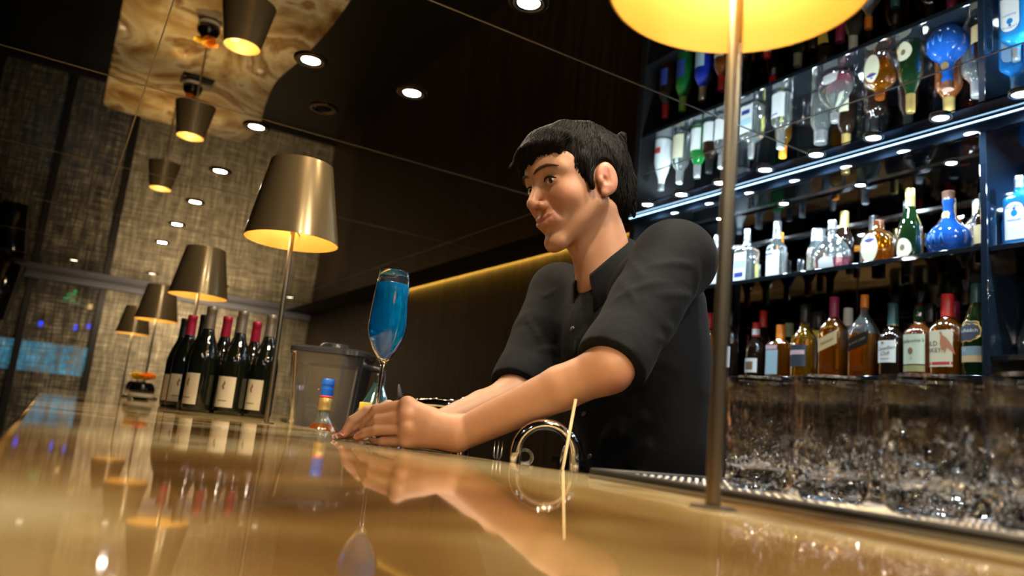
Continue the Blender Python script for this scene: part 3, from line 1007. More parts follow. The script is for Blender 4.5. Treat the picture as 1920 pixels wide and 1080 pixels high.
simple('green bottle with lime neck, seen upside down in the ceiling', X1, 2.58, z2, 0.30, 0.038, GRN, flat('lime_cap', (0.25, 0.55, 0.05)), NAVY)
simple('deep blue bottle seen upside down in the ceiling', X1, 2.45, z2, 0.29, 0.040, glass('cobalt_glass', (0.02, 0.06, 0.8), 0.6), SIL, SKYB)
simple('red brown bottle behind the head of the bartender', X1, 2.33, z2, 0.28, 0.038, DKA, REDC, CRM)
simple('dark bottle just left of the liqueur, hidden by the sleeve', X1, 2.21, z2, 0.28, 0.038, DKB, BLK, WHT)

# --- middle shelf
P = std_prof(0.225, 0.036, 0.036, 2, 0.135, 0.185, 0.014)
build_bottle('clear vodka bottle with white label half hidden by the lamp pole', (2.40, 2.345, z1), P, CLR, cap=(cap_prof(0.185, 0.245, 0.0155), SIL), labels=[dict(u=(-0.034, 0.034), z=(0.02, 0.12), m=WHT)], group=GM)
P = std_prof(0.195, 0.046, 0.036, 6, 0.145, 0.175, 0.015)
build_bottle('square clear tequila bottle with blue and white label', (2.40, 2.175, z1), P, CLR, cap=(cap_prof(0.175, 0.245, 0.014, 0.012), SIL), group=GM,
             labels=[dict(u=(-0.043, 0.030), z=(0.010, 0.135), m=WHT, bands=[dict(u=(-0.038, 0.025), z=(0.070, 0.100), m=SKYB), dict(u=(-0.030, 0.015), z=(0.030, 0.050), m=NAVY)])])
P = std_prof(0.21, 0.038, 0.038, 2.2, 0.130, 0.170, 0.0145)
build_bottle('clear vodka bottle with a large plain white label and silver cap', (2.395, 2.015, z1), P, CLR, cap=(cap_prof(0.17, 0.245, 0.0165), SIL), group=GM,
             labels=[dict(u=(-0.040, 0.036), z=(0.012, 0.118), m=WHT, bands=[dict(u=(-0.030, 0.010), z=(0.101, 0.107), m=NAVY)])])
simple('bottle with orange neck behind the vodka bottles', 2.50, 2.09, z1, 0.235, 0.036, AMB2, ORC, YEL, group=GM)
simple('dark bottle with glass stopper behind the vodka', 2.51, 1.91, z1, 0.22, 0.042, CLR, SIL, None, group=GM, nr=0.5)
# round flat cognac flask
P = [(0, 0.040, 0.026, 2), (0.004, 0.048, 0.030, 2)]
for k in range(1, 12):
    t = k / 12
    P.append((0.004 + 0.146 * t, 0.014 + 0.064 * math.sin(math.pi * (0.22 + 0.78 * t)) ** 0.85, 0.0135 + 0.024 * math.sin(math.pi * (0.2 + 0.8 * t)), 2))
P += [(0.152, 0.0145, 0.0145, 2), (0.172, 0.0135, 0.0135, 2)]
build_bottle('round flat rose cognac bottle with white oval label', (2.40, 1.765, z1), P, CLR, fill=(0.052, PNK), cap=(cap_prof(0.168, 0.205, 0.0165, 0.015), SIL), group=GM,
             labels=[dict(u=(-0.044, 0.040), z=(0.012, 0.056), m=WHT, shape='arch', eps=0.0012, bands=[dict(u=(-0.012, 0.010), z=(0.030, 0.034), m=MAT['ink_brown'])])])
simple('tall dark bottle with gold capsule behind the rose cognac', 2.52, 1.80, z1, 0.275, 0.036, DKB, GLD, CRM, group=GM)
simple('black shouldered bottle behind the rose cognac', 2.53, 1.68, z1, 0.235, 0.044, DKB, BLK, None, group=GM)
# round shouldered crown whisky
P = [(0, 0.044, 0.036, 3), (0.004, 0.050, 0.040, 3), (0.05, 0.056, 0.043, 2.8), (0.09, 0.058, 0.043, 2.6), (0.112, 0.052, 0.040, 2.4), (0.126, 0.036, 0.032, 2), (0.134, 0.019, 0.019, 2), (0.150, 0.0165, 0.0165, 2)]
crown = [(-0.022, 0.094), (-0.024, 0.108), (-0.012, 0.100), (0.0, 0.112), (0.012, 0.100), (0.024, 0.108), (0.022, 0.094), (0.0, 0.086)]
build_bottle('round shouldered amber whisky bottle with white label and blue red emblem', (2.40, 1.578, z1), P, AMB, cap=(cap_prof(0.146, 0.172, 0.0185, 0.017), DKA), group=GM,
             labels=[dict(u=(-0.040, 0.026), z=(0.010, 0.116), m=CRM, shape='oval', eps=0.0014, poly=[dict(pts=[(x - 0.007, z - 0.005) for x, z in crown], m=NAVY, name='printed_emblem'), dict(pts=ell(-0.007, 0.084, 0.010, 0.006), m=REDP, name='printed_cushion')])])
P = std_prof(0.245, 0.040, 0.040, 2, 0.10, 0.200, 0.0135)
build_bottle('dark green bottle with gold capsule and small oval label', (2.40, 1.462, z1), P, DKG, cap=(cap_prof(0.195, 0.262, 0.0155, 0.0148), GLD), group=GM,
             labels=[dict(u=(-0.032, 0.026), z=(0.008, 0.078), m=CRM, shape='oval', eps=0.0012, poly=[dict(pts=ell(-0.003, 0.046, 0.009, 0.011), m=MAT['ink_brown'], name='printed_crest')])])
simple('slim dark bottle standing behind the amber whisky', 2.53, 1.55, z1, 0.27, 0.034, DKB, BLK, None, group=GM)
# ceramic flagon
P = [(0, 0.040, 0.038, 2), (0.004, 0.046, 0.044, 2), (0.03, 0.062, 0.056, 2), (0.055, 0.068, 0.061, 2), (0.078, 0.065, 0.058, 2), (0.098, 0.050, 0.046, 2), (0.112, 0.032, 0.031, 2), (0.126, 0.022, 0.022, 2), (0.15, 0.0175, 0.0175, 2), (0.175, 0.0165, 0.0165, 2), (0.188, 0.020, 0.020, 2), (0.195, 0.018, 0.018, 2)]
fl = build_bottle('glossy blue ceramic flagon with rounded belly', (2.40, 1.332, z1), P, BLUC, cap=(cap_prof(0.193, 0.222, 0.0175, 0.0195), flat('brown_stopper', (0.16, 0.06, 0.03))), group=GM,
                  labels=[dict(u=(-0.013, 0.013), z=(0.128, 0.152), m=GLD, shape='oval', eps=0.0015)])
rel = join(*[tube([on_body(P, u0, 0.030 + dz, 0.0004), on_body(P, u0 + du, 0.05 + dz, 0.001), on_body(P, u0 + 2 * du, 0.068 + dz, 0.0004)], 0.0022, 6) for u0, du, dz in ((-0.050, 0.004, 0), (-0.036, -0.003, 0.004), (-0.026, 0.004, 0.0), (-0.012, -0.002, 0.003), (0.0, 0.004, 0), (0.016, -0.003, 0.002))])
mesh('raised_relief', *rel, flat('blue_relief', (0.05, 0.20, 0.60), 0.1), fl)
simple('clear decanter bottle behind the blue flagon', 2.53, 1.30, z1, 0.215, 0.050, CLR, SIL, None, group=GM, nr=0.35)
simple('dark brandy bottle behind the flagon neck', 2.53, 1.40, z1, 0.245, 0.045, DKA, GLD, None, group=GM)
simple('small dark bottle with tan label next to the divider', 2.42, 1.232, z1, 0.20, 0.030, DKB, BLK, TANP, group=GM)
# hidden behind the bartender, seen in the mirror ceiling
P = [(0, 0.036, 0.036, 2), (0.004, 0.041, 0.041, 2), (0.12, 0.040, 0.040, 2), (0.165, 0.030, 0.030, 2), (0.205, 0.016, 0.016, 2), (0.235, 0.014, 0.014, 2)]
build_bottle('frosted white bottle seen upside down beside the dark timber', (2.40, 2.74, z1), P, FRO, cap=(cap_prof(0.23, 0.262, 0.0155), SIL), group=GM, labels=[dict(u=(-0.02, 0.02), z=(0.05, 0.08), m=REDP)])
simple('clear bottle with cream label seen upside down in the ceiling', 2.40, 2.61, z1, 0.255, 0.042, CLR, SIL, CRM, group=GM, lz=(0.08, 0.55), half=1.0)
simple('green bottle with white label seen upside down in the ceiling', 2.40, 2.495, z1, 0.255, 0.036, GRN, SIL, WHT, group=GM, lz=(0.08, 0.5), half=1.0)
simple('dark bottle with broad white label seen upside down beside the lamp pole', 2.40, 2.42, z1, 0.25, 0.034, DKB, BLK, WHT, group=GM, lz=(0.05, 0.42), half=1.1)

# --- blue gin bottles in the right niche
P = std_prof(0.182, 0.038, 0.030, 6, 0.145, 0.172, 0.0135)


def gin(label, x, y, detail=True):
    lab_ = [dict(u=(-0.030, 0.028), z=(0.016, 0.136), m=NAVY, shape='arch', eps=0.0005,
                 bands=[dict(u=(-0.028, 0.026), z=(0.018, 0.133), m=WHT, shape='arch')],
                 text=[dict(s='BOMBAY', size=0.0105, x=-0.001, zc=0.120, arc=-9.0, m=NAVY), dict(s='SAPPHIRE', size=0.0092, x=-0.001, zc=0.076, arc=7.0, m=NAVY)] if detail else [],
                 poly=[dict(pts=ell(-0.001, 0.099, 0.0085, 0.010), m=BLU, name='printed_gem'), dict(pts=ell(-0.001, 0.113, 0.004, 0.004), m=NAVY, name='printed_crown')] if detail else [])]
    return build_bottle(label, (x, y, SH1 - 0.0075), P, BLU, cap=(cap_prof(0.182, 0.222, 0.0125, 0.0118), SIL), group=GN, labels=lab_)


gin('blue square gin bottle with white arched label at the right edge', 2.37, 1.105)
gin('plain blue gin bottle behind, against the divider', 2.56, 1.125, False)
gin('blue gin bottle just outside the right edge', 2.37, 0.985, False)
# decanters in the low right niche
for i, (y, lb_) in enumerate([(1.10, 'dark glass decanter on the low right shelf next to the divider'), (0.97, 'second dark decanter at the right edge')]):
    P = [(0, 0.045, 0.045, 2), (0.004, 0.052, 0.052, 2), (0.05, 0.054, 0.054, 2), (0.12, 0.034, 0.034, 2), (0.17, 0.018, 0.018, 2), (0.225, 0.016, 0.016, 2)]
    build_bottle(lb_, (2.45, y, 0.3905), P, glass('smoky_glass', (0.10, 0.16, 0.17), 0.8), cap=(cap_prof(0.22, 0.275, 0.017, 0.015), TEAL), group='decanters in the low niche', name='decanter', cat='decanter',
                 labels=[dict(u=(0.010, 0.022), z=(0.004, 0.11), m=flat('teal_stripe', (0.05, 0.30, 0.30)))])

# hanging stemware below the lower shelf
stem = [(0.0, 0.0), (0.030, 0.0), (0.031, -0.0015), (0.006, -0.006), (0.0033, -0.02), (0.003, -0.085), (0.008, -0.095), (0.030, -0.125), (0.034, -0.155), (0.030, -0.19), (0.0285, -0.19), (0.032, -0.155), (0.028, -0.127), (0.006, -0.098), (0.0, -0.097)]
sw0 = None
for i, (y, w) in enumerate([(2.0, 'leftmost'), (1.9, 'second from the left'), (1.81, 'third from the left'), (1.72, 'fourth from the left'), (1.62, 'under the black slanted label'), (1.53, 'rightmost')]):
    if sw0 is None:
        sw0 = mesh('wine_glass', *lathe(stem, 28), MAT['clear_glass'], autos=60)
        o = sw0
    else:
        o = sw0.copy()
        link(o)
    o.location = (2.40, y, SH2 - 0.0185)
    tag(o, 'upside down stemmed glass hanging below the lower shelf, ' + w, 'wine glass', 'stemware hanging below the lower shelf')

# glass cup on the back counter
cu = empty('glass_mug', (2.06, 2.52, BACK_Z), label='small clear glass mug on the lit back counter beside the bartender', cat='mug')
mesh('mug_body', *lathe([(0, 0), (0.040, 0), (0.043, 0.004), (0.034, 0.07), (0.024, 0.105), (0.018, 0.125), (0.0155, 0.125), (0.021, 0.104), (0.031, 0.07), (0.039, 0.008), (0, 0.008)], 32), MAT['clear_glass'], cu, autos=60)
mesh('handle', *tube([(-0.028, 0.028, 0.09), (-0.045, 0.048, 0.085), (-0.055, 0.058, 0.055), (-0.045, 0.046, 0.025), (-0.030, 0.030, 0.018)], 0.006, 10), MAT['clear_glass'], cu)

# ------------------------------------------------------------------ wine bottles on the bar
wp = [(0.0, 0.0), (0.036, 0.0), (0.0415, 0.004), (0.0425, 0.012), (0.0425, 0.155), (0.0415, 0.175), (0.037, 0.198), (0.029, 0.222), (0.0205, 0.244), (0.0165, 0.262), (0.0150, 0.29), (0.0148, 0.330), (0.0, 0.330)]


def wine(label, x, y, foil, body='wine_glass_black', sc=1.0, rz=0.0, lab=True, labz=(0.022, 0.118)):
    r = empty('wine_bottle', (x, y, 0), rz, label, 'wine bottle', 'wine bottles grouped on the bar')
    S = Matrix.Diagonal((sc, sc, sc, 1))
    mesh('glass_body', *xf(lathe(wp, 44), S), MAT[body], r, autos=50)
    mesh('capsule', *xf(lathe([(0.0153, 0.262), (0.0170, 0.262), (0.0160, 0.300), (0.0158, 0.318), (0.0168, 0.320), (0.0168, 0.332), (0.0150, 0.3345), (0, 0.3350)], 32), S), MAT[foil], r, autos=45)
    if lab:
        pr = [(0, 0.0425 * sc, 0.0425 * sc, 2), (0.3, 0.0425 * sc, 0.0425 * sc, 2)]
        lo = mesh('paper_label', *label_patch(pr, -0.036, 0.036, labz[0] * sc, labz[1] * sc, nu=20), MAT['cream_paper'], r)
        mesh('printed_line', *label_patch(pr, -0.016, 0.016, labz[0] + 0.019, labz[0] + 0.0215, eps=0.0010, nu=10, nz=1), MAT['ink_brown'], lo)
        z = labz[0] + 0.06
        orn = [(-0.001, z - 0.006), (0.004, z - 0.004), (0.001, z + 0.008), (0.006, z + 0.012), (0.002, z + 0.024), (-0.002, z + 0.014), (-0.006, z + 0.006)]
        mesh('printed_ornament', [on_body(pr, u, q, 0.0011) for u, q in orn], [tuple(range(7))[::-1]], MAT['ink_brown'], lo, smooth=False)
    return r


# label faces local -X; turn it towards the seats and the camera
AL = math.radians(62)
wine('front wine bottle with red capsule at the left end of the group', 0.405, 2.95, 'red_foil', rz=math.radians(68))
wine('front wine bottle with grey capsule, second from the left', 0.408, 2.58, 'grey_foil', rz=math.radians(28))
wine('front wine bottle with grey capsule and widest label', 0.502, 2.56, 'grey_foil', rz=math.radians(44))
wine('front wine bottle with pale grey capsule beside the lamp pole', 0.592, 2.55, 'grey_foil', rz=math.radians(34))
wine('black capsuled wine bottle behind the left red capsule', 0.405, 3.12, 'black_foil', rz=math.radians(70))
wine('black capsuled wine bottle behind the second front bottle', 0.415, 2.74, 'black_foil', lab=False, sc=0.96)
wine('wine bottle with red capsule between the two front grey capsules', 0.478, 2.68, 'red_foil', sc=0.96, lab=False)
wine('grey capsuled wine bottle in the back row', 0.535, 2.75, 'grey_foil', lab=False)
wine('wine bottle with red capsule near the lamp pole', 0.572, 2.66, 'red_foil', sc=0.945, lab=False)
wine('olive glass wine bottle in the back row near the lamp pole', 0.632, 2.72, 'grey_foil', 'wine_glass_olive', lab=False)

# ------------------------------------------------------------------ flower bowls
tray = bx('black_tray', (0.415, 0.625, 5.49, 5.70, 0.0005, 0.012), MAT['black_gloss'], bev=0.003)
tag(tray, 'flat black square tray under the farther flower bowl', 'tray')


def bowl(label, x, y, z, petals, sc):
    r = empty('flower_bowl', (x, y, z), 0.4, label, 'flower bowl', 'small black bowls with orange flowers')
    bo = [(0, 0), (0.030, 0), (0.040, 0.008), (0.056, 0.032), (0.058, 0.05), (0.050, 0.072), (0.038, 0.082), (0.035, 0.080), (0.047, 0.068), (0.052, 0.05), (0, 0.045)]
    S = Matrix.Diagonal((sc, sc, sc, 1))
    mesh('bowl', *xf(lathe(bo, 40), S), MAT['black_gloss'], r, autos=60)
    mesh('gold_band', *xf(lathe([(0.0562, 0.012), (0.0568, 0.014), (0.0578, 0.028), (0.0566, 0.03)], 40), Matrix.Diagonal((sc * 0.97, sc * 0.97, sc, 1))), MAT['cream_paper'], r)
    for k, (px, py, pz, pr, mt) in enumerate(petals):
        V, Fc = [], []
        for i in range(3):
            nP = 9 - 2 * i
            for j in range(nP):
                a = 2 * math.pi * j / nP + i * 0.4
                tilt = 0.35 + 0.42 * i
                ln = pr * (1.0 - 0.18 * i)
                d = Vector((math.cos(a) * math.cos(tilt), math.sin(a) * math.cos(tilt), math.sin(tilt)))
                w = Vector((-math.sin(a), math.cos(a), 0)) * ln * 0.42
                up = Vector((0, 0, ln * 0.16))
                b0 = Vector((0, 0, 0))
                n0 = len(V)
                V += [b0, d * ln * 0.55 + w - up * 0.2, d * ln * 0.95 + w * 0.6 + up, d * ln * 1.05 + up * 1.4, d * ln * 0.95 - w * 0.6 + up, d * ln * 0.55 - w - up * 0.2]
                Fc += [(n0, n0 + 1, n0 + 2, n0 + 3), (n0, n0 + 3, n0 + 4, n0 + 5)]
        mesh('blossom', *xf((V, Fc), T(px * sc, py * sc, pz * sc) @ S), MAT[mt], r)
    mesh('leaf', *xf(([(0, 0, 0.08), (0.02, 0.03, 0.1), (0.03, 0.06, 0.092), (0.008, 0.04, 0.084)], [(0, 1, 2, 3)]), S), MAT['leaf_green'], r)
    return r


bowl('round black bowl with orange and yellow flowers behind the wine bottles', 0.440, 4.62, 0.0, [(0.022, 0.0, 0.095, 0.045, 'orange_petal'), (-0.028, 0.01, 0.098, 0.036, 'yellow_petal'), (0.0, -0.03, 0.092, 0.035, 'orange_petal')], 1.15)
bowl('smaller farther black flower bowl on the black tray', 0.50, 5.60, 0.012, [(0.005, 0.0, 0.095, 0.048, 'orange_petal'), (-0.02, -0.02, 0.09, 0.03, 'orange_petal')], 1.15)

# ------------------------------------------------------------------ flute with blue drink
FX, FY = 0.461, 1.178
fr = empty('flute_glass', (FX, FY, 0.0006), label='tall champagne flute of bright blue drink held by the bartender', cat='flute glass')
bowl_out = [(0.0046, 0.128), (0.010, 0.137), (0.020, 0.152), (0.0285, 0.170), (0.0318, 0.186), (0.0315, 0.205), (0.0292, 0.240), (0.0262, 0.268), (0.0243, 0.284)]
bowl_in = [(r - 0.0011, z) for r, z in bowl_out[::-1]][:-2] + [(0.0085, 0.139), (0.003, 0.134), (0, 0.1335)]
mesh('glass', *lathe([(0, 0), (0.034, 0), (0.0345, 0.0012), (0.030, 0.0026), (0.010, 0.0050), (0.0048, 0.010), (0.0036, 0.022), (0.0033, 0.08), (0.0037, 0.118)] + bowl_out + [(0.0238, 0.2845)] + bowl_in, 64), MAT['clear_glass'], fr, autos=70)
liq_r = [(r - 0.0013, z) for r, z in bowl_out if 0.137 < z < 0.262]
lq = [(0, 0.1345), (0.0072, 0.139)] + liq_r + [(0.0262, 0.262), (0.0255, 0.2625), (0, 0.2622)]
lo = mesh('blue_drink', *lathe(lq, 56), MAT['blue_liquor'], fr, autos=60)
for k, (x, y, z, s, mt, nm) in enumerate([(0.010, -0.008, 0.252, 0.009, 'blueberry', 'berry'), (-0.010, -0.006, 0.255, 0.0085, 'blueberry', 'berry'), (0.003, 0.010, 0.250, 0.009, 'blueberry', 'berry')]):
    b = lathe([(s * math.sin(math.pi * i / 10), z - s * math.cos(math.pi * i / 10)) for i in range(11)], 18)
    mesh(nm, *xf(b, T(x, y, 0)), MAT[mt], fr)
bub = []
for k in range(60):
    a = rng.uniform(0, 2 * math.pi)
    z = rng.uniform(0.165, 0.258)
    rr = np.interp(z, [0.15, 0.17, 0.186, 0.24, 0.268], [0.018, 0.0265, 0.0298, 0.0275, 0.0245])
    s = rng.uniform(0.0005, 0.0011)
    bb = lathe([(s * math.sin(math.pi * i / 5), -s * math.cos(math.pi * i / 5)) for i in range(6)], 7)
    bub.append(xf(bb, T(rr * math.cos(a), rr * math.sin(a), z)))
bo = mesh('bubbles', *join(*bub), MAT['ice'], fr)
bo['kind'] = 'stuff'

# ------------------------------------------------------------------ tumblers on the bar mat
mat_ = empty('drip_tray', (0.55, 0.72, 0.0005), label='black rimmed drip tray with a reflective studded steel bed added to brighten the tumblers', cat='drip tray')
bx('tray_bed', (0.0, 0.34, -1.35, 0.0, 0.0, 0.004), M_('bounce_steel', (0.40, 0.40, 0.42), 0.32, 0.9), mat_)  # steel bed added as a reflector, throws light up through the tumblers
bx('tray_rim', (0.0, 0.012, -1.35, 0.0, 0.004, 0.011), MAT['black_rubber'], mat_, bev=0.002, seg=1)
bx('tray_rim', (0.328, 0.34, -1.35, 0.0, 0.004, 0.011), MAT['black_rubber'], mat_, bev=0.002, seg=1)
bx('tray_rim', (0.012, 0.328, -0.012, 0.0, 0.004, 0.011), MAT['black_rubber'], mat_, bev=0.002, seg=1)
nubs = []
for i in range(26):
    for j in range(70):
        x, y = 0.02 + i * 0.012, -0.02 - j * 0.012
        nubs.append(lathe([(0.0035, 0.004), (0.003, 0.0085), (0, 0.0088)], 6))
        nubs[-1] = xf(nubs[-1], T(x, y, 0))
nb = mesh('steel_studs', *join(*nubs), MAT['bounce_steel'], mat_)
nb['kind'] = 'stuff'


def tumbler_vf(seed):
    rg = np.random.default_rng(seed)
    seg = 36
    pr = [(0, 0.0), (0.028, 0.0), (0.0315, 0.003)]
    nz_ = 12
    for q in range(nz_):
        pr.append((0.0335 + 0.0028 * q / (nz_ - 1), 0.008 + 0.0077 * q))
    pr += [(0.0368, 0.102), (0.0376, 0.114), (0.0371, 0.1152), (0.0364, 0.114), (0.0350, 0.098)]
    for q in range(7):
        pr.append((0.0335 - 0.0035 * q / 6, 0.090 - 0.0100 * q))
    pr += [(0.0260, 0.024), (0.014, 0.0215), (0, 0.0208)]
    V, Fc = lathe(pr, seg)
    V = [list(q) for q in V]
    for k_ in range(len(V)):
        x, y, z = V[k_]
        r_ = math.hypot(x, y)
        if 0.0079 < z < (0.070, 0.058, 0.075, 0.062)[seed] and r_ > 0.0285:
            outer = 1 + (k_ - 1) // seg <= 2 + nz_
            j_ = (rg.uniform(-0.0009, 0.0015) if outer else rg.uniform(-0.0008, 0.0006)) * (0.45 if seed == 0 else 1.0)
            f_ = (r_ + j_) / r_
            V[k_] = [x * f_ + rg.uniform(-0.0004, 0.0004), y * f_ + rg.uniform(-0.0004, 0.0004), z + rg.uniform(-0.0016, 0.0016)]
    F2 = []
    for fa in Fc:
        if len(fa) == 4 and all(0.0060 < V[i][2] < 0.080 for i in fa):
            if rg.random() < 0.5: F2 += [(fa[0], fa[1], fa[2]), (fa[0], fa[2], fa[3])]
            else: F2 += [(fa[1], fa[2], fa[3]), (fa[1], fa[3], fa[0])]
        else:
            F2.append(fa)
    return V, F2


tumblers = []
tz = 0.0098
k = 0
words_r = ['front row', 'second row', 'third row']
words_c = ['first from the bartender', 'second from the bartender', 'third from the bartender', 'fourth from the bartender', 'fifth from the bartender', 'sixth from the bartender', 'last before the camera']
for rrow in range(3):
    for cidx in range(7):
        x = 0.655 + rrow * 0.088 + rng.uniform(-0.002, 0.002)
        y = (0.565, 0.640, 0.665)[rrow] - cidx * 0.090 + rng.uniform(-0.002, 0.002)
        if len(tumblers) < 4:
            o = mesh('tumbler', *tumbler_vf(len(tumblers)), MAT['clear_glass'], autos=6)
            tumblers.append(o)
        else:
            o = tumblers[(rrow * 3 + cidx) % 4].copy()
            link(o)
        o.location = (x, y, tz)
        o.rotation_euler = (0, 0, rng.uniform(0, 6))
        tag(o, 'clear glass tumbler in the %s on the drip tray, %s' % (words_r[rrow], words_c[cidx]), 'tumbler', 'glass tumblers on the drip tray')

# ------------------------------------------------------------------ things behind the counter
# blender jug
bj = empty('blender_jug', (0.745, 2.32, BENCH_Z), math.radians(-32), label='clear plastic blender jug with dark lid behind the counter', cat='blender')


def sq_prof(lst): return [(z, a, a, n) for z, a, n in lst]


Z0 = 0.0
jo = sq_prof([(0.0, 0.068, 4), (0.003, 0.072, 4), (0.10, 0.083, 5), (0.24, 0.094, 6), (0.345, 0.104, 6), (0.352, 0.107, 6)])
ji = [(z, a - 0.004, b - 0.004, n) for z, a, b, n in jo[::-1]]
V, Fc = bottle_vf(jo, 48)
Fc = Fc[:-1]
V2, F2 = bottle_vf([(z, a, b, n) for z, a, b, n in ji], 48)
F2 = F2[1:]
n0 = len(V)
V = list(V) + list(V2)
Fc += [tuple(i + n0 for i in q) for q in F2]
last = (len(jo) - 1) * 48
for i in range(48):
    j = (i + 1) % 48
    Fc.append((last + j, last + i, n0 + i, n0 + j))
mesh('jug', V, Fc, MAT['clear_plastic'], bj, autos=40)
mesh('lid', *bottle_vf(sq_prof([(0.325, 0.094, 6), (0.353, 0.0955, 6), (0.354, 0.109, 6), (0.366, 0.108, 6), (0.372, 0.098, 6), (0.374, 0.045, 2.5), (0.386, 0.042, 2), (0.389, 0.036, 2)]), 48), MAT['smoke_lid'], bj, autos=40)
mesh('handle', *tube([(0.095, 0.0, 0.33), (0.145, 0.0, 0.325), (0.15, 0.0, 0.25), (0.135, 0.0, 0.12), (0.085, 0.0, 0.11)], 0.011, 10), MAT['smoke_lid'], bj)
for k in range(2):
    mesh('blade', *xf(box(-0.03, 0.03, -0.006, 0.006, 0.0, 0.002), T(0, 0, 0.03) @ RZ(k * 1.57) @ RX(0.2)), MAT['chrome'], bj, smooth=False)

bj.scale = (1.08, 1.08, 1.08)
# liquor bottles in the well behind the counter
P = std_prof(0.235, 0.046, 0.046, 2, 0.145, 0.198, 0.0145)
b1 = build_bottle('brown liquor bottle with blue and gold cap in front of the blender', (0.665, 2.09, BENCH_Z), P, CLR, fill=(0.178, DKA), cap=(cap_prof(0.214, 0.249, 0.0180), GLD), group='bottles in the well behind the counter',
                  stopper=([(0, 0.250), (0.0172, 0.250), (0.0176, 0.253), (0.0176, 0.274), (0.0162, 0.275), (0.0162, 0.283), (0.0174, 0.284), (0.0174, 0.299), (0.0158, 0.3015), (0, 0.302)], flat('cap_blue', (0.01, 0.10, 0.55), 0.35)))
mesh('red_ring', *lathe([(0.0176, 0.2485), (0.0186, 0.2495), (0.0186, 0.253), (0.0176, 0.254)], 28), REDC, b1)
P = std_prof(0.205, 0.038, 0.038, 2, 0.125, 0.170, 0.0125)
build_bottle('liquor bottle with yellow cap just behind the far hand', (0.655, 1.75, BENCH_Z), P, DKA, cap=(cap_prof(0.206, 0.243, 0.0150), flat('yellow_cap', (0.85, 0.62, 0.10), 0.35)), group='bottles in the well behind the counter')
P = std_prof(0.315, 0.062, 0.062, 2, 0.175, 0.305, 0.0135)
build_bottle('teal glass bottle with sloping shoulders behind the flute stem', (0.790, 2.03, BENCH_Z), P, glass('teal_glass', (0.10, 0.30, 0.36), 0.85), cap=(cap_prof(0.305, 0.33, 0.0145), BLK), group='bottles in the well behind the counter')
P = std_prof(0.245, 0.036, 0.036, 2, 0.14, 0.205, 0.012)
b4 = build_bottle('dark bottle with a black pour spout left of the chrome tap', (0.745, 1.76, BENCH_Z), P, DKB, cap=(cap_prof(0.238, 0.255, 0.0135), GLD), group='bottles in the well behind the counter')
mesh('pour_spout', *tube([(0, 0, 0.254), (0.0, 0.0, 0.266), (-0.006, 0.004, 0.296)], [0.010, 0.008, 0.002], 12), MAT['black_rubber'], b4)

# clear scoop jar beside the tall lamp
gj = empty('glass_jar', (0.765, 2.62, BENCH_Z), label='clear glass jar with dark lid behind the foot of the tall lamp', cat='jar')
mesh('jar_body', *lathe([(0, 0), (0.05, 0), (0.055, 0.006), (0.057, 0.12), (0.052, 0.17), (0.044, 0.215), (0.041, 0.215), (0.049, 0.168), (0.053, 0.12), (0.051, 0.01), (0, 0.01)], 36), MAT['clear_glass'], gj, autos=60)
mesh('jar_lid', *lathe([(0, 0.216), (0.045, 0.216), (0.046, 0.220), (0.040, 0.228), (0.012, 0.232), (0.010, 0.245), (0, 0.247)], 32), MAT['black_rubber'], gj, autos=40)

# chrome tap with a long spout
tp = empty('bar_tap', (0.700, 1.325, BENCH_Z), label='chrome bar tap with a long flat spout behind the forearms', cat='tap')
zs = 0.092 - 0.0125 - BENCH_Z
mesh('spout', *tube([(-0.045, 0.150, zs - 0.095), (-0.045, 0.150, zs - 0.05), (-0.045, 0.147, zs - 0.028), (-0.044, 0.140, zs - 0.012), (-0.042, 0.128, zs - 0.002), (-0.036, 0.108, zs), (0.0, 0.0, zs)], 0.0125, 16), MAT['chrome'], tp)
mesh('column', *lathe([(0, 0), (0.026, 0), (0.026, 0.01), (0.019, 0.02), (0.0175, zs + 0.014), (0.012, zs + 0.018), (0, zs + 0.019)], 28), MAT['chrome'], tp, autos=40)
mesh('lever', *tube([(0, 0, zs + 0.012), (0.02, -0.005, zs + 0.022), (0.055, -0.012, zs + 0.024)], [0.008, 0.006, 0.005], 10), MAT['chrome'], tp)

# chrome ring faucet close to the counter edge
def cam_pt(px, py, d):
    q = _fw + _R * ((px - 960) / F_PX) + _U * ((540 - py) / F_PX)
    return Vector((q.x * d, q.y * d, CAM_Z + q.z * d))


gn = empty('gooseneck_tap', (0.630, 0.930, RAIL_Z), label='small chrome gooseneck tap arching over the counter edge', cat='tap')
ax = Vector((-0.86, 0.50, 0)).normalized()     # plane of the arch
cz = 0.014 - RAIL_Z
arc = [Vector((0, 0, -0.0)) - ax * 0.043 + Vector((0, 0, 0.02)), Vector((0, 0, cz - 0.03)) - ax * 0.043]
for k in range(0, 25):
    a = math.pi - math.pi * k / 24
    arc.append(ax * (0.043 * math.cos(a)) + Vector((0, 0, cz + 0.043 * math.sin(a))))
arc.append(ax * 0.043 + Vector((0, 0, cz - 0.045)))
mesh('arched_pipe', *tube(arc, 0.0085, 20), MAT['chrome'], gn)
mesh('foot', *xf(lathe([(0, 0), (0.018, 0), (0.018, 0.008), (0.012, 0.022), (0, 0.022)], 24), T(*(-ax * 0.043))), MAT['chrome'], gn, autos=40)
hel = []
cc = Vector((0.622, 0.972, 0.006))
for k in range(0, 121):
    a = 2 * math.pi * k / 20
    hel.append(cc + Vector((0.80, 0.60, 0)) * 0 + ax * (0.0130 * math.cos(a) * (1 - 0.0035 * k * 0.8)) + Vector((0, 0, 0.0130 * math.sin(a) * (1 - 0.0035 * k * 0.8))) + Vector((0.5, 0.8, 0)).normalized() * (0.0022 * k / 8))
spz = empty('bar_strainer', (cc.x, cc.y, RAIL_Z), label='coiled spring bar strainer standing inside the gooseneck arch', cat='strainer')
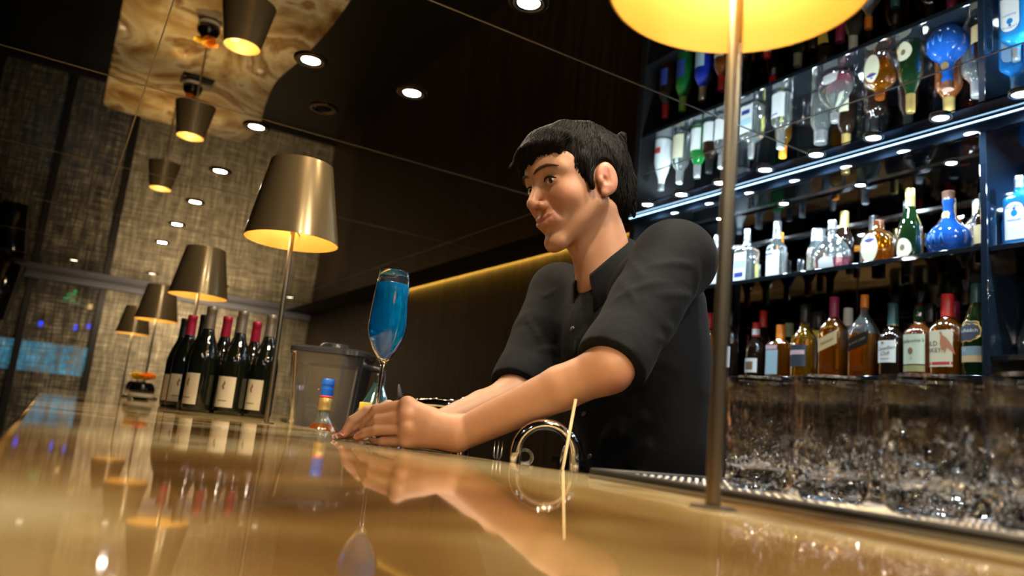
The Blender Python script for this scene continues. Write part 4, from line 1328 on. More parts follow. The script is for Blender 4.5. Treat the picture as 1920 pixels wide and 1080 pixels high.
mesh('coil', *xf(tube(hel, 0.0012, 8), T(-cc.x, -cc.y, -RAIL_Z)), MAT['chrome'], spz)
mesh('handle', *xf(tube([cc + Vector((0.006, 0.01, -0.014)), Vector((cc.x + 0.01, cc.y + 0.015, -0.05)), Vector((cc.x + 0.012, cc.y + 0.02, RAIL_Z))], 0.0035, 10), T(-cc.x, -cc.y, -RAIL_Z)), MAT['chrome'], spz)


def stick(name, label, cat, a, b, r, mt, extra=None):
    o = empty(name, (b.x, b.y, RAIL_Z), label=label, cat=cat)
    d = Vector((b.x, b.y, RAIL_Z))
    mesh('shaft', *tube([a - d, b - d], r, 10), MAT[mt], o)
    return o, d


a = Vector((0.650, 0.895, 0.0972))
b = Vector((0.6285, 0.905, RAIL_Z + 0.001))
M_('pale_wood', (0.62, 0.48, 0.27), 0.6)
stick('stir_stick', 'thin pale wooden stir stick leaning in front of the gooseneck tap', 'stir stick', a, b, 0.0024, 'pale_wood')
a = Vector((0.662, 0.930, 0.012))
b = Vector((a.x + 0.004, a.y - 0.004, RAIL_Z + 0.001))
o, d = stick('bar_spoon', 'steel bar spoon standing inside the gooseneck arch', 'spoon', a, b, 0.0025, 'chrome')
mesh('spoon_bowl', *xf(lathe([(0.0105 * math.sin(math.pi * i / 12) ** 0.8, -math.cos(math.pi * i / 12)) for i in range(13)], 20), T(*(a - d)) @ RZ(0.6) @ RX(0.12) @ Matrix.Diagonal((0.9, 0.35, 0.019, 1))), MAT['chrome'], o)
a2 = Vector((0.594, 1.005, -0.008))
b2 = Vector((0.597, 1.003, RAIL_Z + 0.001))
o, d = stick('cocktail_fork', 'small dark steel fork standing at the counter edge left of the tap', 'fork', a2, b2, 0.003, 'satin_steel')
for k in (-1, 0, 1):
    mesh('tine', *tube([a2 - d, a2 - d + ax * (0.0055 * k) + Vector((0, 0, 0.012)), a2 - d + ax * (0.006 * k) + Vector((0, 0, 0.034))], [0.002, 0.0018, 0.0008], 8), MAT['satin_steel'], o)

# ------------------------------------------------------------------ the bartender
class Grid:
    """signed distance field on a regular grid, blended primitives, surface nets"""

    def __init__(self, lo, hi, h):
        self.lo = np.array(lo, np.float32)
        self.h = h
        self.n = np.ceil((np.array(hi) - self.lo) / h).astype(int) + 1
        self.F = np.full(self.n, 1.0, np.float32)

    def block(self, lo, hi):
        a = np.clip(np.floor((np.array(lo) - self.lo) / self.h).astype(int), 0, self.n)
        b = np.clip(np.ceil((np.array(hi) - self.lo) / self.h).astype(int) + 1, 0, self.n)
        if (b <= a).any():
            return None
        ax_ = [self.lo[i] + self.h * np.arange(a[i], b[i], dtype=np.float32) for i in range(3)]
        X = ax_[0][:, None, None]; Y = ax_[1][None, :, None]; Z = ax_[2][None, None, :]
        return tuple(slice(a[i], b[i]) for i in range(3)), X, Y, Z

    def put(self, sl, d, k, op='add'):
        A = self.F[sl]
        if op == 'add':
            if k <= 0:
                np.minimum(A, d, out=A)
            else:
                hh = np.maximum(k - np.abs(A - d), 0) / k
                self.F[sl] = np.minimum(A, d) - hh * hh * k * 0.25
        elif op == 'sub':
            d = -d
            hh = np.maximum(k - np.abs(A - d), 0) / max(k, 1e-6)
            self.F[sl] = np.maximum(A, d) + hh * hh * k * 0.25

    def cap(self, a, b, ra, rb=None, k=0.01, op='add'):
        rb = ra if rb is None else rb
        a = np.array(a, float); b = np.array(b, float)
        m = max(ra, rb) + k + 4 * self.h
        q = self.block(np.minimum(a, b) - m, np.maximum(a, b) + m)
        if q is None: return
        sl, X, Y, Z = q
        ab = b - a
        L2 = max(float(ab @ ab), 1e-12)
        t = np.clip(((X - a[0]) * ab[0] + (Y - a[1]) * ab[1] + (Z - a[2]) * ab[2]) / L2, 0, 1)
        d = np.sqrt((X - a[0] - t * ab[0]) ** 2 + (Y - a[1] - t * ab[1]) ** 2 + (Z - a[2] - t * ab[2]) ** 2) - (ra + (rb - ra) * t)
        self.put(sl, d.astype(np.float32), k, op)

    def chain(self, pts, rs, k=0.01, op='add', soft=False):
        for i in range(len(pts) - 1):
            self.cap(pts[i], pts[i + 1], rs[i], rs[i + 1], k if i == 0 or soft else min(k, 0.006), op)

    def ell(self, c, r, M=None, k=0.01, op='add'):
        c = np.array(c, float); r = np.array(r, float)
        M = np.eye(3) if M is None else np.asarray(M)
        m = r.max() + k + 4 * self.h
        q = self.block(c - m, c + m)
        if q is None: return
        sl, X, Y, Z = q
        dx, dy, dz = X - c[0], Y - c[1], Z - c[2]
        u = [M[0, i] * dx + M[1, i] * dy + M[2, i] * dz for i in range(3)]
        k0 = np.sqrt(sum((u[i] / r[i]) ** 2 for i in range(3)))
        k1 = np.sqrt(sum((u[i] / r[i] ** 2) ** 2 for i in range(3))) + 1e-9
        self.put(sl, (k0 * (k0 - 1) / k1).astype(np.float32), k, op)

    def plane_cut(self, c, n, lo, hi, k=0.002):
        """remove everything on the +n side of the plane inside the box"""
        q = self.block(lo, hi)
        sl, X, Y, Z = q
        d = (X - c[0]) * n[0] + (Y - c[1]) * n[1] + (Z - c[2]) * n[2]
        A = self.F[sl]
        self.F[sl] = np.maximum(A, np.broadcast_to(d, A.shape))

    def mesh(self):
        F = self.F
        h = self.h
        S = F < 0
        cnt = np.zeros(np.array(F.shape) - 1, np.uint8)
        for i in (0, 1):
            for j in (0, 1):
                for k in (0, 1):
                    cnt += S[i:F.shape[0] - 1 + i, j:F.shape[1] - 1 + j, k:F.shape[2] - 1 + k]
        act = np.argwhere((cnt > 0) & (cnt < 8))
        del cnt
        idx = np.full(np.array(F.shape) - 1, -1, np.int32)
        idx[act[:, 0], act[:, 1], act[:, 2]] = np.arange(len(act))
        acc = np.zeros((len(act), 3)); num = np.zeros(len(act))
        cor = [(i, j, k) for i in (0, 1) for j in (0, 1) for k in (0, 1)]
        val = {c: F[act[:, 0] + c[0], act[:, 1] + c[1], act[:, 2] + c[2]] for c in cor}
        for c in cor:
            for ax_ in range(3):
                if c[ax_] == 0:
                    e = list(c); e[ax_] = 1; e = tuple(e)
                    va, vb = val[c], val[e]
                    mk = (va < 0) != (vb < 0)
                    t = np.where(mk, va / np.where(mk, va - vb, 1), 0)
                    p = np.zeros((len(act), 3))
                    p[:] = c
                    p[:, ax_] += t
                    acc[mk] += p[mk]; num[mk] += 1
        V = (act + acc / num[:, None]) * h + self.lo
        faces = []
        for ax_ in range(3):
            o1, o2 = [(1, 2), (2, 0), (0, 1)][ax_]
            sl0 = [slice(None)] * 3; sl1 = [slice(None)] * 3
            sl0[ax_] = slice(0, -1); sl1[ax_] = slice(1, None)
            ch = S[tuple(sl0)] != S[tuple(sl1)]
            e = np.argwhere(ch)
            ok = (e[:, o1] > 0) & (e[:, o2] > 0) & (e[:, o1] < F.shape[o1] - 1) & (e[:, o2] < F.shape[o2] - 1)
            e = e[ok]
            inside = S[e[:, 0], e[:, 1], e[:, 2]]
            q = []
            for da, db in ((0, 0), (1, 0), (1, 1), (0, 1)):
                c = e.copy(); c[:, o1] -= da; c[:, o2] -= db
                q.append(idx[c[:, 0], c[:, 1], c[:, 2]])
            q = np.stack(q, 1)
            q[~inside] = q[~inside][:, ::-1]
            faces.append(q)
        Fq = np.concatenate(faces)
        Fq = Fq[(Fq >= 0).all(1)]
        return V, Fq


def np_mesh(name, V, Fq, mats, parent, col=None):
    me = bpy.data.meshes.new(name)
    me.vertices.add(len(V))
    me.vertices.foreach_set('co', V.astype(np.float32).ravel())
    me.loops.add(Fq.size)
    me.loops.foreach_set('vertex_index', Fq.astype(np.int32).ravel())
    me.polygons.add(len(Fq))
    me.polygons.foreach_set('loop_start', np.arange(0, Fq.size, 4, dtype=np.int32))
    me.polygons.foreach_set('loop_total', np.full(len(Fq), 4, np.int32))
    me.polygons.foreach_set('use_smooth', np.ones(len(Fq), bool))
    me.materials.append(mats)
    if col is not None:
        at_ = me.color_attributes.new('tint', 'FLOAT_COLOR', 'POINT')
        at_.data.foreach_set('color', np.c_[col, np.ones(len(col))].astype(np.float32).ravel())
    me.update(calc_edges=True)
    me.validate()
    o = bpy.data.objects.new(name, me)
    link(o, parent)
    return o


def relax(V, Fq, it=2, lam=0.5):
    """light laplacian smoothing"""
    for _ in range(it):
        S_ = np.zeros_like(V); n_ = np.zeros(len(V))
        for a, b in ((0, 1), (1, 2), (2, 3), (3, 0)):
            for p, q in ((a, b), (b, a)):
                np.add.at(S_, Fq[:, p], V[Fq[:, q]])
                np.add.at(n_, Fq[:, p], 1)
        V = V + lam * (S_ / np.maximum(n_, 1)[:, None] - V)
    return V


# skin
m = M_('skin', (0.62, 0.36, 0.23), 0.48)
nt, N, L, B = nodes(m)
at_ = nt.nodes.new('ShaderNodeAttribute')
at_.attribute_name = 'tint'
vec = coords(nt, (1, 1, 1))
n1 = noise(nt, vec, 60, 3, 0.6)
hs = nt.nodes.new('ShaderNodeHueSaturation')
L.new(at_.outputs['Color'], hs.inputs['Color'])
L.new(math_(nt, 'ADD', math_(nt, 'MULTIPLY', n1, 0.24), 0.88), hs.inputs['Value'])
L.new(hs.outputs[0], B.inputs['Base Color'])
B.inputs['Subsurface Weight'].default_value = 0.12
B.inputs['Subsurface Radius'].default_value = (0.006, 0.0025, 0.0012)
B.inputs['Subsurface Scale'].default_value = 1.0
n2 = noise(nt, vec, 420, 2, 0.5)
bump(nt, n2, B, 0.06, 0.0006)
# shirt
m = M_('charcoal_cotton', (0.010, 0.010, 0.012), 0.8, sheen=0.03, spec=0.14)
nt, N, L, B = nodes(m)
vec = coords(nt, (1, 1, 1))
n1 = noise(nt, vec, 9, 4, 0.6, 0.8)
L.new(ramp(nt, n1, [(0.3, (0.0060, 0.0064, 0.0080)), (0.7, (0.0110, 0.0116, 0.0140))]), B.inputs['Base Color'])
n2 = noise(nt, vec, 16, 3, 0.5, 1.2)
bump(nt, n2, B, 0.35, 0.006)
M_('black_trousers', (0.008, 0.008, 0.009), 0.8)
m = M_('black_hair', (0.008, 0.006, 0.005), 0.55, spec=0.12)
nt, N, L, B = nodes(m)
vec = coords(nt, (110, 40, 22))
n1 = noise(nt, vec, 1.0, 4, 0.65, 0.6)
L.new(ramp(nt, n1, [(0.35, (0.003, 0.0022, 0.0018)), (0.7, (0.010, 0.007, 0.005))]), B.inputs['Base Color'])
bump(nt, n1, B, 0.8, 0.004)
M_('brow_hair', (0.085, 0.046, 0.028), 0.85, spec=0.1)
M_('eye_white', (0.62, 0.56, 0.50), 0.2)
M_('dark_iris', (0.015, 0.009, 0.006), 0.1)

HC = np.array([0.795, 1.1515, 0.5116])


def head_rot(yaw, pitch, roll):
    Bm = np.array([[-1, 0, 0.], [0, -1, 0.], [0, 0, 1.]]).T
    cy, sy, cp, sp, cr, sr = math.cos(yaw), math.sin(yaw), math.cos(pitch), math.sin(pitch), math.cos(roll), math.sin(roll)
    return Bm @ np.array([[cy, -sy, 0], [sy, cy, 0], [0, 0, 1]]) @ np.array([[cp, 0, sp], [0, 1, 0], [-sp, 0, cp]]) @ np.array([[1, 0, 0], [0, cr, -sr], [0, sr, cr]])


HM = head_rot(math.radians(1.3), math.radians(11.0), math.radians(6.1))


def hp(f, l, u): return HC + HM @ np.array([f, l, u])


def cp_(px, py, d): return np.array(cam_pt(px, py, d))


# joints
NECK = np.array([0.872, 1.13, 0.352])
N_SH, N_EL, N_WR = np.array([0.862, 0.945, 0.352]), cp_(1142, 690, 1.115), cp_(868, 812, 1.165)
F_SH, F_EL, F_WR = np.array([0.884, 1.305, 0.335]), cp_(964, 742, 1.40), cp_(808, 801, 1.278)

G = Grid((0.36, 0.78, -0.004), (1.02, 1.42, 0.66), 0.0023)
# head
G.ell(hp(-0.012, 0, 0.032), (0.098, 0.076, 0.094), HM, 0.0)
G.ell(hp(0.026, 0, -0.028), (0.062, 0.059, 0.086), HM, 0.03)
G.ell(hp(0.045, 0, 0.032), (0.050, 0.058, 0.048), HM, 0.03)
for s in (-1, 1):
    G.cap(hp(0.000, 0.053 * s, -0.048), hp(0.060, 0.013 * s, -0.108), 0.017, 0.0115, 0.022)
    G.ell(hp(0.054, 0.040 * s, -0.030), (0.024, 0.022, 0.024), HM, 0.02)
    G.cap(hp(0.086, 0.012 * s, 0.018), hp(0.066, 0.050 * s, 0.018), 0.0085, 0.0075, 0.014)
G.cap(hp(0.0685, -0.005, -0.112), hp(0.0685, 0.005, -0.112), 0.0125, 0.0125, 0.022)
for s in (-1, 1):
    G.ell(hp(0.098, 0.032 * s, -0.002), (0.016, 0.020, 0.0115), HM, 0.012, 'sub')
    G.ell(hp(0.0735, 0.032 * s, -0.003), (0.0125, 0.0160, 0.0110), HM, 0.004)
# nose
G.cap(hp(0.086, 0, 0.004), hp(0.106, 0, -0.036), 0.0075, 0.0100, 0.010)
G.ell(hp(0.106, 0, -0.040), (0.0105, 0.0105, 0.0095), HM, 0.006)
for s in (-1, 1):
    G.ell(hp(0.0945, 0.0135 * s, -0.0435), (0.0100, 0.0075, 0.0080), HM, 0.005)
    G.ell(hp(0.101, 0.0072 * s, -0.0515), (0.0045, 0.0035, 0.0040), HM, 0.003, 'sub')
# mouth, a closed smile
G.ell(hp(0.068, 0, -0.070), (0.023, 0.034, 0.020), HM, 0.012)
for s in (-1, 1):
    G.chain([hp(0.0905, 0.0, -0.0670), hp(0.0897, 0.010 * s, -0.0655), hp(0.0860, 0.020 * s, -0.0632), hp(0.0780, 0.029 * s, -0.0600)], [0.0042, 0.0040, 0.0031, 0.0014], 0.003)
    G.chain([hp(0.0892, 0.0, -0.0775), hp(0.0884, 0.010 * s, -0.0765), hp(0.0850, 0.020 * s, -0.0722), hp(0.0780, 0.028 * s, -0.0640)], [0.0056, 0.0052, 0.0040, 0.0014], 0.003)
    G.chain([hp(0.0950, 0.0, -0.0719), hp(0.0942, 0.010 * s, -0.0708), hp(0.0900, 0.020 * s, -0.0678), hp(0.0815, 0.0285 * s, -0.0620)], [0.0016, 0.0016, 0.0015, 0.0012], 0.002, 'sub')
    G.cap(hp(0.086, 0.026 * s, -0.040), hp(0.074, 0.037 * s, -0.070), 0.0030, 0.0025, 0.008, 'sub')
# ears
for s in (-1, 1):
    Mr = HM @ np.array([[math.cos(0.20 * s), math.sin(0.20 * s), 0], [-math.sin(0.20 * s), math.cos(0.20 * s), 0], [0, 0, 1]])
    G.ell(hp(-0.012, 0.0795 * s, -0.007), (0.0215, 0.0090, 0.0320), Mr, 0.005)
    G.ell(hp(-0.010, 0.0912 * s, -0.003), (0.0145, 0.0065, 0.0205), Mr, 0.003, 'sub')
    G.cap(hp(-0.015, 0.0855 * s, 0.010), hp(-0.017, 0.0855 * s, -0.014), 0.0026, 0.0030, 0.003)
    G.ell(hp(-0.003, 0.0865 * s, -0.012), (0.0070, 0.0070, 0.0085), Mr, 0.003, 'sub')
    G.ell(hp(0.004, 0.0795 * s, -0.012), (0.0055, 0.0055, 0.0085), HM, 0.003)
    G.ell(hp(-0.004, 0.078 * s, -0.034), (0.009, 0.0055, 0.009), HM, 0.004)
# neck and hidden torso
G.cap(hp(-0.030, 0, -0.055), NECK, 0.052, 0.056, 0.02)
G.cap(hp(0.012, 0, -0.088), NECK + np.array([-0.022, 0, -0.02]), 0.022, 0.030, 0.02)
for s in (-1, 1):
    G.cap(hp(-0.035, 0.045 * s, -0.055), NECK + np.array([-0.03, -0.02 * s, -0.03]), 0.012, 0.012, 0.02)
G.cap(NECK + np.array([0.01, 0, -0.03]), NECK + np.array([0.05, -0.01, -0.14]), 0.055, 0.06, 0.03)
G.cap(NECK + np.array([0.015, -0.04, -0.045]), N_SH, 0.036, 0.042, 0.02)
G.cap(NECK + np.array([0.015, 0.04, -0.045]), F_SH, 0.036, 0.042, 0.02)
# arms
G.cap(N_SH, N_EL, 0.042, 0.034, 0.02)
mid = N_EL * 0.68 + N_WR * 0.32 + np.array([0, 0, 0.002])
G.chain([N_EL, mid, N_WR], [0.0335, 0.0335, 0.0255], 0.02)
G.cap(F_SH, F_EL, 0.042, 0.037, 0.02)
G.chain([F_EL, F_EL * 0.6 + F_WR * 0.4, F_WR], [0.034, 0.031, 0.0225], 0.02)


def hand(wr, mcps, fingers, rp, palm_r, k=0.012):
    for q in mcps:
        G.cap(wr, q, palm_r, rp, k)
    for i in range(len(mcps) - 1):
        G.cap(mcps[i], mcps[i + 1], rp, rp, 0.006)
        a_ = (wr + mcps[i]) / 2; b_ = (wr + mcps[i + 1]) / 2
        G.cap(a_, b_, rp * 1.15, rp * 1.15, 0.010)
    for pts, rs in fingers:
        G.chain(pts, [q_ * 0.95 for q_ in rs], 0.0022)


# near hand: back of the hand to the camera, fingers stacked round the stem
wr = cp_(852, 812, 1.165)
mcp = [cp_(764, 759, 1.172), cp_(763, 778, 1.164), cp_(764, 803, 1.160), cp_(762, 826, 1.162)]
fing = [([mcp[0], cp_(706, 768, 1.186), cp_(689, 786, 1.196), cp_(682, 803, 1.204)], [0.0100, 0.0092, 0.0082, 0.0070]),
        ([mcp[1], cp_(708, 787, 1.178), cp_(694, 799, 1.190), cp_(690, 806, 1.205)], [0.0102, 0.0093, 0.0083, 0.0070]),
        ([mcp[2], cp_(706, 806, 1.172), cp_(686, 812, 1.180), cp_(672, 819, 1.190)], [0.0100, 0.0090, 0.0082, 0.0066]),
        ([mcp[3], cp_(718, 829, 1.172), cp_(704, 832, 1.186), cp_(698, 831, 1.200)], [0.0092, 0.0082, 0.0074, 0.0064])]
hand(wr, mcp, fing, 0.0118, 0.0235)
for q in mcp[:3]:
    G.ell(q + (q - np.array([0, 0, 0.05])) * 0 + np.array([-0.002, -0.004, 0.001]), (0.0100, 0.0100, 0.0095), None, 0.008)
th = [cp_(820, 790, 1.190), cp_(765, 790, 1.212), cp_(730, 795, 1.225), cp_(715, 803, 1.228)]
G.chain(th, [0.016, 0.0125, 0.0100, 0.0080], 0.01)
# far hand behind the stem
wr2 = cp_(800, 806, 1.274)
mcp2 = [cp_(728, 764, 1.262), cp_(722, 778, 1.268), cp_(720, 792, 1.274), cp_(720, 806, 1.278)]
fing2 = [([mcp2[0], cp_(688, 772, 1.256), cp_(660, 789, 1.246), cp_(645, 813, 1.238)], [0.0105, 0.0098, 0.0088, 0.0072]),
         ([mcp2[1], cp_(690, 786, 1.262), cp_(661, 800, 1.250), cp_(636, 819, 1.244)], [0.0102, 0.0095, 0.0085, 0.0070]),
         ([mcp2[2], cp_(688, 800, 1.268), cp_(655, 811, 1.258), cp_(629, 821, 1.254)], [0.0100, 0.0090, 0.0080, 0.0066]),
         ([mcp2[3], cp_(692, 812, 1.274), cp_(662, 819, 1.268), cp_(640, 823, 1.264)], [0.0090, 0.0080, 0.0072, 0.0062])]
hand(wr2, mcp2, fing2, 0.0114, 0.0195)
th2 = [cp_(790, 800, 1.255), cp_(740, 806, 1.243), cp_(712, 812, 1.238)]
G.chain(th2, [0.014, 0.0115, 0.0085], 0.01)
# the counter carries the hands: flatten what would sink into the onyx
sl, X_, Y_, Z_ = G.block((0.36, 0.78, -0.004), (0.64, 1.42, 0.03))
A_ = G.F[sl]
G.F[sl] = np.maximum(A_, np.broadcast_to(0.0012 - Z_, A_.shape))
V, Fq = G.mesh()
del G.F
V = relax(V, Fq, 1, 0.28)
# skin colour: lips, ears, knuckles and finger tips are redder
loc = (V - HC) @ HM
base = np.array([0.50, 0.245, 0.130])
colr = np.tile(base, (len(V), 1))


def blob(c, r, col, world=False):
    P_ = V if world else loc
    w = np.exp(-(((P_ - np.array(c)) / np.array(r)) ** 2).sum(1))[:, None]
    colr[:] = colr * (1 - w) + np.array(col) * w


lip = np.array([0.42, 0.12, 0.095])
for s in (-2, -1, 0, 1, 2):
    blob((0.089 - 0.006 * abs(s), 0.0115 * s, -0.0720 + 0.0036 * abs(s)), (0.02, 0.009, 0.0075), lip)
for s in (-1, 1):
    blob((-0.010, 0.082 * s, -0.006), (0.02, 0.012, 0.034), (0.52, 0.19, 0.12))
    blob((0.058, 0.044 * s, -0.034), (0.03, 0.022, 0.02), (0.53, 0.21, 0.115))
blob((0.106, 0, -0.042), (0.014, 0.014, 0.012), (0.53, 0.21, 0.12))
for fg in (fing, fing2):
    for pts, rs in fg:
        blob(pts[-1], (0.011, 0.011, 0.011), (0.56, 0.20, 0.13), True)
for q in mcp:
    blob(q, (0.009, 0.012, 0.010), (0.50, 0.21, 0.115), True)
blob(N_EL + np.array([0.01, -0.02, -0.02]), (0.03, 0.03, 0.025), (0.52, 0.20, 0.12), True)

person = empty('person', (1.0, 1.1, FLOOR), label='bartender in a dark charcoal shirt leaning on the bar, hands round the blue flute', cat='person')
PO = np.array([1.0, 1.1, FLOOR])
body = np_mesh('body', V - PO, Fq, MAT['skin'], person, colr)
del G


def nail(a_, b_, r, side):
    d = Vector(b_ - a_).normalized()
    n_ = (Vector(side) - d * d.dot(Vector(side))).normalized()
    w = d.cross(n_)
    c_ = Vector(b_) - d * 0.001 + n_ * (r * 0.80)
    Vn = []
    Fn = []
    for i in range(5):
        for j in range(5):
            u, v = (i / 4 - 0.5) * 2, (j / 4 - 0.5) * 2
            Vn.append(c_ + d * (v * 0.0052) + w * (u * r * 0.72) - n_ * (u * u * r * 0.30) + n_ * 0.0006 - Vector(PO))
    for i in range(4):
        for j in range(4):
            q = i * 5 + j
            Fn.append((q, q + 1, q + 6, q + 5))
    return Vn, Fn


M_('nail', (0.70, 0.42, 0.33), 0.25)
to_cam = -np.array(_fw)
for pts, rs in (fing[2], fing2[0], fing2[1], fing2[2]):
    mesh('fingernail', *nail(pts[-2], pts[-1], rs[-1], to_cam * 0.6 + np.array([-0.3, 0, 0.7])), MAT['nail'], body)

# eyes and brows
def face_pt(l, u, off):
    k_ = (np.abs(loc[:, 1] - l) < 0.0035) & (np.abs(loc[:, 2] - u) < 0.0035) & (loc[:, 0] > 0.02)
    f_ = loc[k_, 0].max() if k_.any() else 0.08
    return hp(f_ + off, l, u)


def ball(c, r, seg=18):
    return lathe([(r * math.sin(math.pi * i / seg), -r * math.cos(math.pi * i / seg)) for i in range(seg + 1)], 24)


HM4 = Matrix([[*HM[0], 0], [*HM[1], 0], [*HM[2], 0], [0, 0, 0, 1]])
for s in (-1, 1):
    c_ = hp(0.0775, 0.032 * s, -0.0025) - PO
    e = mesh('eye', *xf(ball(0, 1), T(*c_) @ HM4 @ Matrix.Diagonal((0.0108, 0.0124, 0.0062, 1))), MAT['eye_white'], body)
    c_ = hp(0.0820, 0.032 * s + 0.0035, -0.0030) - PO
    mesh('iris', *xf(ball(0, 1), T(*c_) @ HM4 @ Matrix.Diagonal((0.0064, 0.0058, 0.0054, 1))), MAT['dark_iris'], body)
    br = [face_pt(0.009 * s, 0.0165, 0.0004), face_pt(0.018 * s, 0.0208, 0.0008), face_pt(0.028 * s, 0.0240, 0.0008), face_pt(0.039 * s, 0.0252, 0.0006), face_pt(0.049 * s, 0.0225, 0.0004), face_pt(0.057 * s, 0.0185, 0.0002)]
    v_, f_ = tube([Vector(q - PO) for q in br], [0.0014, 0.0026, 0.0030, 0.0028, 0.0020, 0.0008], 10)
    mesh('eyebrow', v_, f_, MAT['brow_hair'], body)
    li = [hp(0.0870, 0.0185 * s, -0.0005), hp(0.0892, 0.025 * s, 0.0035), hp(0.0890, 0.033 * s, 0.0042), hp(0.0845, 0.041 * s, 0.0025), hp(0.0790, 0.0465 * s, -0.0010)]
    mesh('lash_line', *tube([Vector(q - PO) for q in li], [0.0008, 0.0014, 0.0016, 0.0014, 0.0008], 8), MAT['black_hair'], body)

# hair
Hh = Grid(HC - 0.17, HC + np.array([0.17, 0.17, 0.19]), 0.0026)
Hh.ell(hp(-0.018, 0, 0.036), (0.107, 0.086, 0.090), HM, 0.0)
Hh.ell(hp(0.018, 0.0, 0.075), (0.074, 0.066, 0.038), HM, 0.03)
Hh.ell(hp(-0.060, 0, -0.020), (0.056, 0.066, 0.062), HM, 0.02)
# clear the face
Hh.ell(hp(0.112, 0, -0.036), (0.078, 0.088, 0.094), HM, 0.008, 'sub')
for s in (-1, 1):
    Hh.ell(hp(0.055, 0.090 * s, -0.060), (0.042, 0.046, 0.064), HM, 0.006, 'sub')
    Hh.ell(hp(-0.008, 0.098 * s, -0.014), (0.035, 0.036, 0.045), HM, 0.004, 'sub')
    Hh.cap(hp(0.028, 0.070 * s, 0.03), hp(0.020, 0.072 * s, -0.022), 0.010, 0.0045, 0.010)
Hh.plane_cut(hp(-0.05, 0, -0.088), -HM[:, 2], HC - 0.17, HC + 0.19)
# locks: swept fringe and crown tufts
for i in range(46):
    l = rng.uniform(-0.070, 0.070)
    f0 = rng.uniform(-0.02, 0.05)
    u0 = 0.109 - 3.2 * l * l - 2.0 * max(0, f0 - 0.02) ** 2
    ln = rng.uniform(0.6, 1.0)
    a_ = (f0, l, u0)
    b_ = (f0 + 0.035 * ln, l - 0.010 + rng.uniform(-0.006, 0.006), u0 - 0.012 * ln)
    e_ = (min(0.100, f0 + 0.058 * ln), l - 0.020 + rng.uniform(-0.006, 0.006), u0 - 0.042 * ln)
    Hh.chain([hp(*a_), hp(*b_), hp(*e_)], [0.009, 0.0075, 0.0032], 0.008)
for i in range(20):
    l = -0.062 + 0.124 * i / 19
    t0 = (0.078 - 5.0 * l * l, l, 0.091 - 4.0 * l * l)
    t1 = (0.098 - 7.0 * l * l, l - 0.006, 0.070 - 2.0 * l * l)
    t2 = (0.099 - 8.0 * l * l, l - 0.014 + rng.uniform(-0.004, 0.004), 0.044 + rng.uniform(-0.012, 0.006))
    Hh.chain([hp(*t0), hp(*t1), hp(*t2)], [0.012, 0.0085, 0.0022], 0.007)
for i in range(26):
    a0 = rng.uniform(0.9, 5.4)
    pz = rng.uniform(-0.05, 0.06)
    R_ = 0.088 + 0.012 * math.cos(a0) ** 2
    c_, s_ = math.cos(a0), math.sin(a0)
    if c_ > 0.05 or (abs(s_) > 0.7 and pz < 0.035): continue
    Hh.cap(hp(-0.018 + R_ * c_ * 1.12, 0.080 * s_, pz + 0.03), hp(-0.018 + R_ * c_ * 1.06, 0.078 * s_, pz - 0.012), 0.008, 0.003, 0.008)
Vh, Fh = Hh.mesh()
np_mesh('hair', Vh - PO, Fh, MAT['black_hair'], person)
# combed strands lying on the hair mass
Ff = Hh.F


def grid_sample(P_):
    q = np.clip(((P_ - Hh.lo) / Hh.h), 1, np.array(Ff.shape) - 3)
    i = q.astype(int)
    t = q - i
    out = 0
    for a_ in (0, 1):
        for b_ in (0, 1):
            for c_ in (0, 1):
                w = (t[:, 0] if a_ else 1 - t[:, 0]) * (t[:, 1] if b_ else 1 - t[:, 1]) * (t[:, 2] if c_ else 1 - t[:, 2])
                out = out + w * Ff[i[:, 0] + a_, i[:, 1] + b_, i[:, 2] + c_]
    return out


def grad(P_, e=0.003):
    g_ = np.stack([grid_sample(P_ + np.eye(3)[k] * e) - grid_sample(P_ - np.eye(3)[k] * e) for k in range(3)], 1)
    return g_ / (np.linalg.norm(g_, axis=1, keepdims=True) + 1e-9)


pick = rng.choice(len(Vh), 5200, replace=False)
Pp = Vh[pick]
crown = hp(-0.045, 0.012, 0.138)
path = []
kk = rng.uniform(-0.25, 0.25, len(Pp))
for st_ in range(7):
    g_ = grad(Pp)
    Pp = Pp - g_ * (grid_sample(Pp)[:, None] - (0.0004 + 0.0022 * math.sin(math.pi * (st_ + 0.5) / 7) * rng.uniform(0.2, 1.0, (len(Pp), 1))))
    path.append(Pp.copy())
    fl_ = Pp - crown
    fl_ = fl_ / (np.linalg.norm(fl_, axis=1, keepdims=True) + 1e-6)
    fl_ = fl_ - 0.55 * HM[:, 2] - 0.30 * HM[:, 1] * (((Pp - HC) @ HM[:, 0]) > 0.03)[:, None]
    side_ = np.cross(g_, fl_)
    fl_ = fl_ - g_ * (fl_ * g_).sum(1, keepdims=True) + side_ * kk[:, None]
    fl_ = fl_ / (np.linalg.norm(fl_, axis=1, keepdims=True) + 1e-6)
    Pp = Pp + fl_ * 0.0062
path = np.stack(path, 1)
keep = np.ones(len(path), bool)
for s in (-1, 1):
    q = ((path - HC) @ HM - np.array([-0.010, 0.085 * s, -0.008])) / np.array([0.028, 0.022, 0.040])
    keep &= ((q ** 2).sum(2) > 1).all(1)
q = (path - HC) @ HM
keep &= ~((q[:, :, 0] > 0.05) & (q[:, :, 2] < 0.036)).any(1)
path = path[keep]
wd = np.array([0.0006, 0.0010, 0.0011, 0.0010, 0.0008, 0.0005, 0.0001])
tan_ = np.gradient(path, axis=1)
tan_ /= np.linalg.norm(tan_, axis=2, keepdims=True) + 1e-9
nr_ = np.stack([grad(path[:, k_]) for k_ in range(7)], 1)
sd_ = np.cross(tan_, nr_)
Vst = np.stack([path + sd_ * wd[None, :, None], path + nr_ * wd[None, :, None] * 0.8, path - sd_ * wd[None, :, None]], 2)
nS = len(path)
